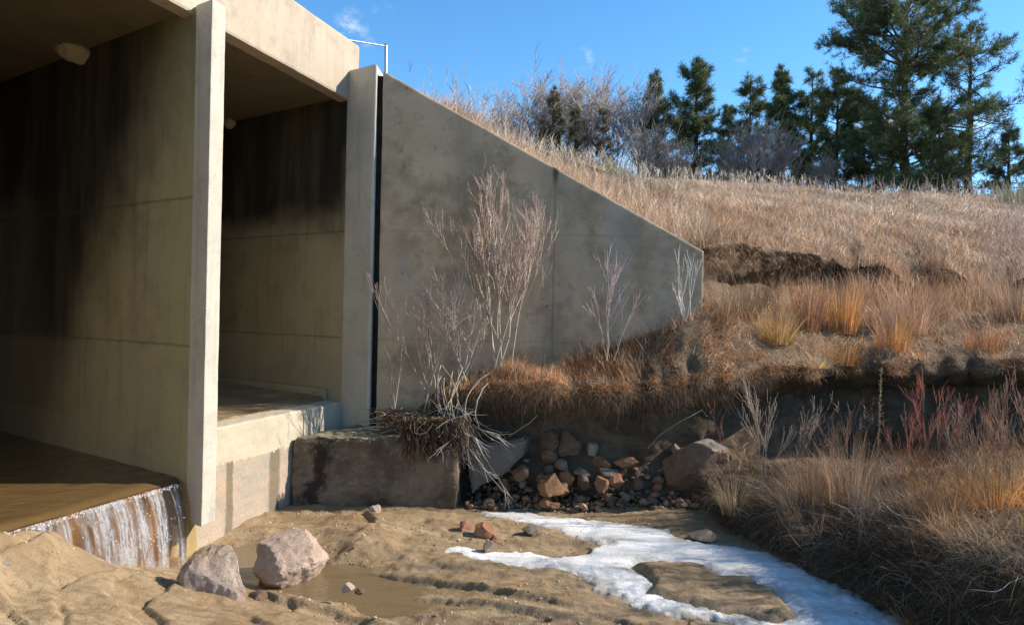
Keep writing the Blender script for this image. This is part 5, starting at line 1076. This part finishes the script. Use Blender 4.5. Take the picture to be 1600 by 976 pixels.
def bare_tree(label, px, py_top, d, seed, group, spread=.42, stems=3, cols=((.24, .19, .17), (.30, .25, .22)), tip=((.42, .35, .31), (.34, .28, .24)), name='bare_tree', cat='tree', depth=4, py_base=None):
    X = at(px, 480, d); bz = hillz(X.x, X.y) - .1; Ht = at(px, py_top, d).z - bz; rnd = random.Random(seed); t = thing(name, label, cat, (X.x, X.y, bz), group); cr_ = TB(); tk = TB()
    rm = d * .00024
    for s_ in range(stems):
        dr = np.array([rnd.gauss(0, .16), rnd.gauss(0, .16), 1]); pts, de = walk((X.x + rnd.gauss(0, .15), X.y, bz), dr, Ht * .55, 6, .06, .04, rnd); tk.tube(pts, np.linspace(.010 * Ht + .01, .005 * Ht, 7), 6, rnd.choice(cols))
        for i in range(7):
            f = rnd.uniform(.35, 1.0); q = interp_path(pts, f); dd = de + np.array([rnd.gauss(0, spread * 1.3), rnd.gauss(0, spread * 1.3), rnd.uniform(0, .4)])
            branch(cr_, q, dd, Ht * (.60 - .28 * f) * rnd.uniform(.8, 1.1), .0042 * Ht, depth - 1, rnd, spread, .06, (3, 5), .10, tip, .60, rmin=rm)
    tk.build('trunk', MAT['bark'], t); cr_.build('crown', MAT['bark'], t); return t
BGV = 'bare deciduous trees of the left grove'
for i, (px, py, d, lb) in enumerate([(778, 152, 40, 'short bare tree at the left end of the grove nearest the wing wall'), (818, 132, 41, 'bare tree second from the left in the grove'), (848, 124, 43, 'bare tree rising right behind the tallest juniper'),
    (885, 128, 42, 'bare tree between the first two junipers'), (918, 130, 43, 'bare tree left of the rightmost juniper with a rounded crown'), (955, 132, 41, 'bare tree just right of the reddish juniper'), (985, 150, 42, 'bare tree at the right end of the grove touching the first pine')]):
    bare_tree(lb, px, py - 2, d, 200 + i, BGV, .5)
SG = 'bare grey shrubs under the pines'
for i, (px, py, d, lb) in enumerate([(1000, 185, 36, 'grey bare shrub in front of the narrow left pine'), (1055, 215, 36, 'low grey bare shrub at the foot of the rounded pine'), (1178, 185, 33, 'largest grey bare shrub, in front of the middle pines'), (1150, 210, 34, 'grey bare shrub leaning left of the largest one'),
    (1215, 215, 34, 'low grey bare shrub right of the largest one'), (1290, 238, 34, 'low bare shrub under the dark pine left of the tallest pine')]):
    bare_tree(lb, px, py, d, 230 + i, SG, .5, 5, name='bare_shrub', cat='shrub', depth=3, cols=((.30, .24, .21),), tip=((.30, .24, .21), (.34, .28, .25)))
# willow thicket on the lower bank, just out of the frame: it throws the broken shade over the snow edge
for i, (X_, Y_, h_, lb) in enumerate([(5.6, 3.5, 2.2, 'bare willow thicket on the lower bank, nearest to the viewer'), (6.5, 4.5, 2.7, 'bare willow thicket on the lower bank, second from the viewer'), (6.9, 5.5, 2.6, 'bare willow thicket on the lower bank, third from the viewer'), (7.2, 6.3, 2.3, 'bare willow thicket on the lower bank, farthest from the viewer')]):
    hz_ = BVH.ray_cast(Vector((X_, Y_, 20)), Vector((0, 0, -1)))[0].z; rnd = random.Random(300 + i); t = thing('willow_thicket', lb, 'shrub', (X_, Y_, hz_), 'willow thickets at the right of the creek'); a_ = TB(); b_ = TB()
    for s_ in range(7):
        pts, de = walk((X_ + rnd.gauss(0, .22), Y_ + rnd.gauss(0, .3), hz_ - .05), (rnd.gauss(0, .25), rnd.gauss(0, .3), 1), h_ * rnd.uniform(.6, 1.05), 7, .08, .04, rnd); a_.tube(pts, np.linspace(.016, .004, 8), 4, rnd.choice(PALE))
        for j in range(5): branch(b_, interp_path(pts, rnd.uniform(.12, 1)), de + np.array([rnd.gauss(0, .6), rnd.gauss(0, .6), .1]), h_ * .38, .006, 2, rnd, .45, .06, (3, 5), .1, REDT, .6, rmin=.0028)
    a_.build('stem', MAT['bark'], t); b_.build('twigs', MAT['bark'], t)
# undergrowth band on the skyline
g2 = TB(); rnd = random.Random(33)
for i in range(1500):
    px = rnd.uniform(960, 1700); d = rnd.uniform(27, 36); X = at(px, 400, d); bz = hillz(X.x, X.y)
    pts, _ = walk((X.x, X.y, bz - .05), (rnd.gauss(0, .3), rnd.gauss(0, .3), 1), rnd.uniform(.3, 1.1), 4, .15, .02, rnd); k = rnd.uniform(.6, 1.2); g2.tube(pts, np.linspace(.012, .006, 5), 3, tuple(x * k for x in rnd.choice(((.28, .22, .19), (.22, .17, .13), (.34, .28, .24)))))
tag(g2.build('undergrowth', MAT['bark']), 'thin grey brown scrub along the crest below the pines', 'scrub', kind='stuff')
# green yucca like bushes on the meadow
for px, py, d, h_, lb in ((1590, 300, 24, .95, 'green spiky bush on the crest at the right edge of the frame'), (958, 250, 12.5, .42, 'faint green spiky clump in the grass behind the wing wall')):
    X = at(px, py, d); tuft('green_bush', lb, (X.x, X.y, hillz(X.x, X.y)), h_, h_ * 1.1, 360, [(.16, .20, .09), (.22, .26, .12), (.30, .30, .16)], .45, .05, .02 if d > 20 else .008, None, 0, 0, 'bush')
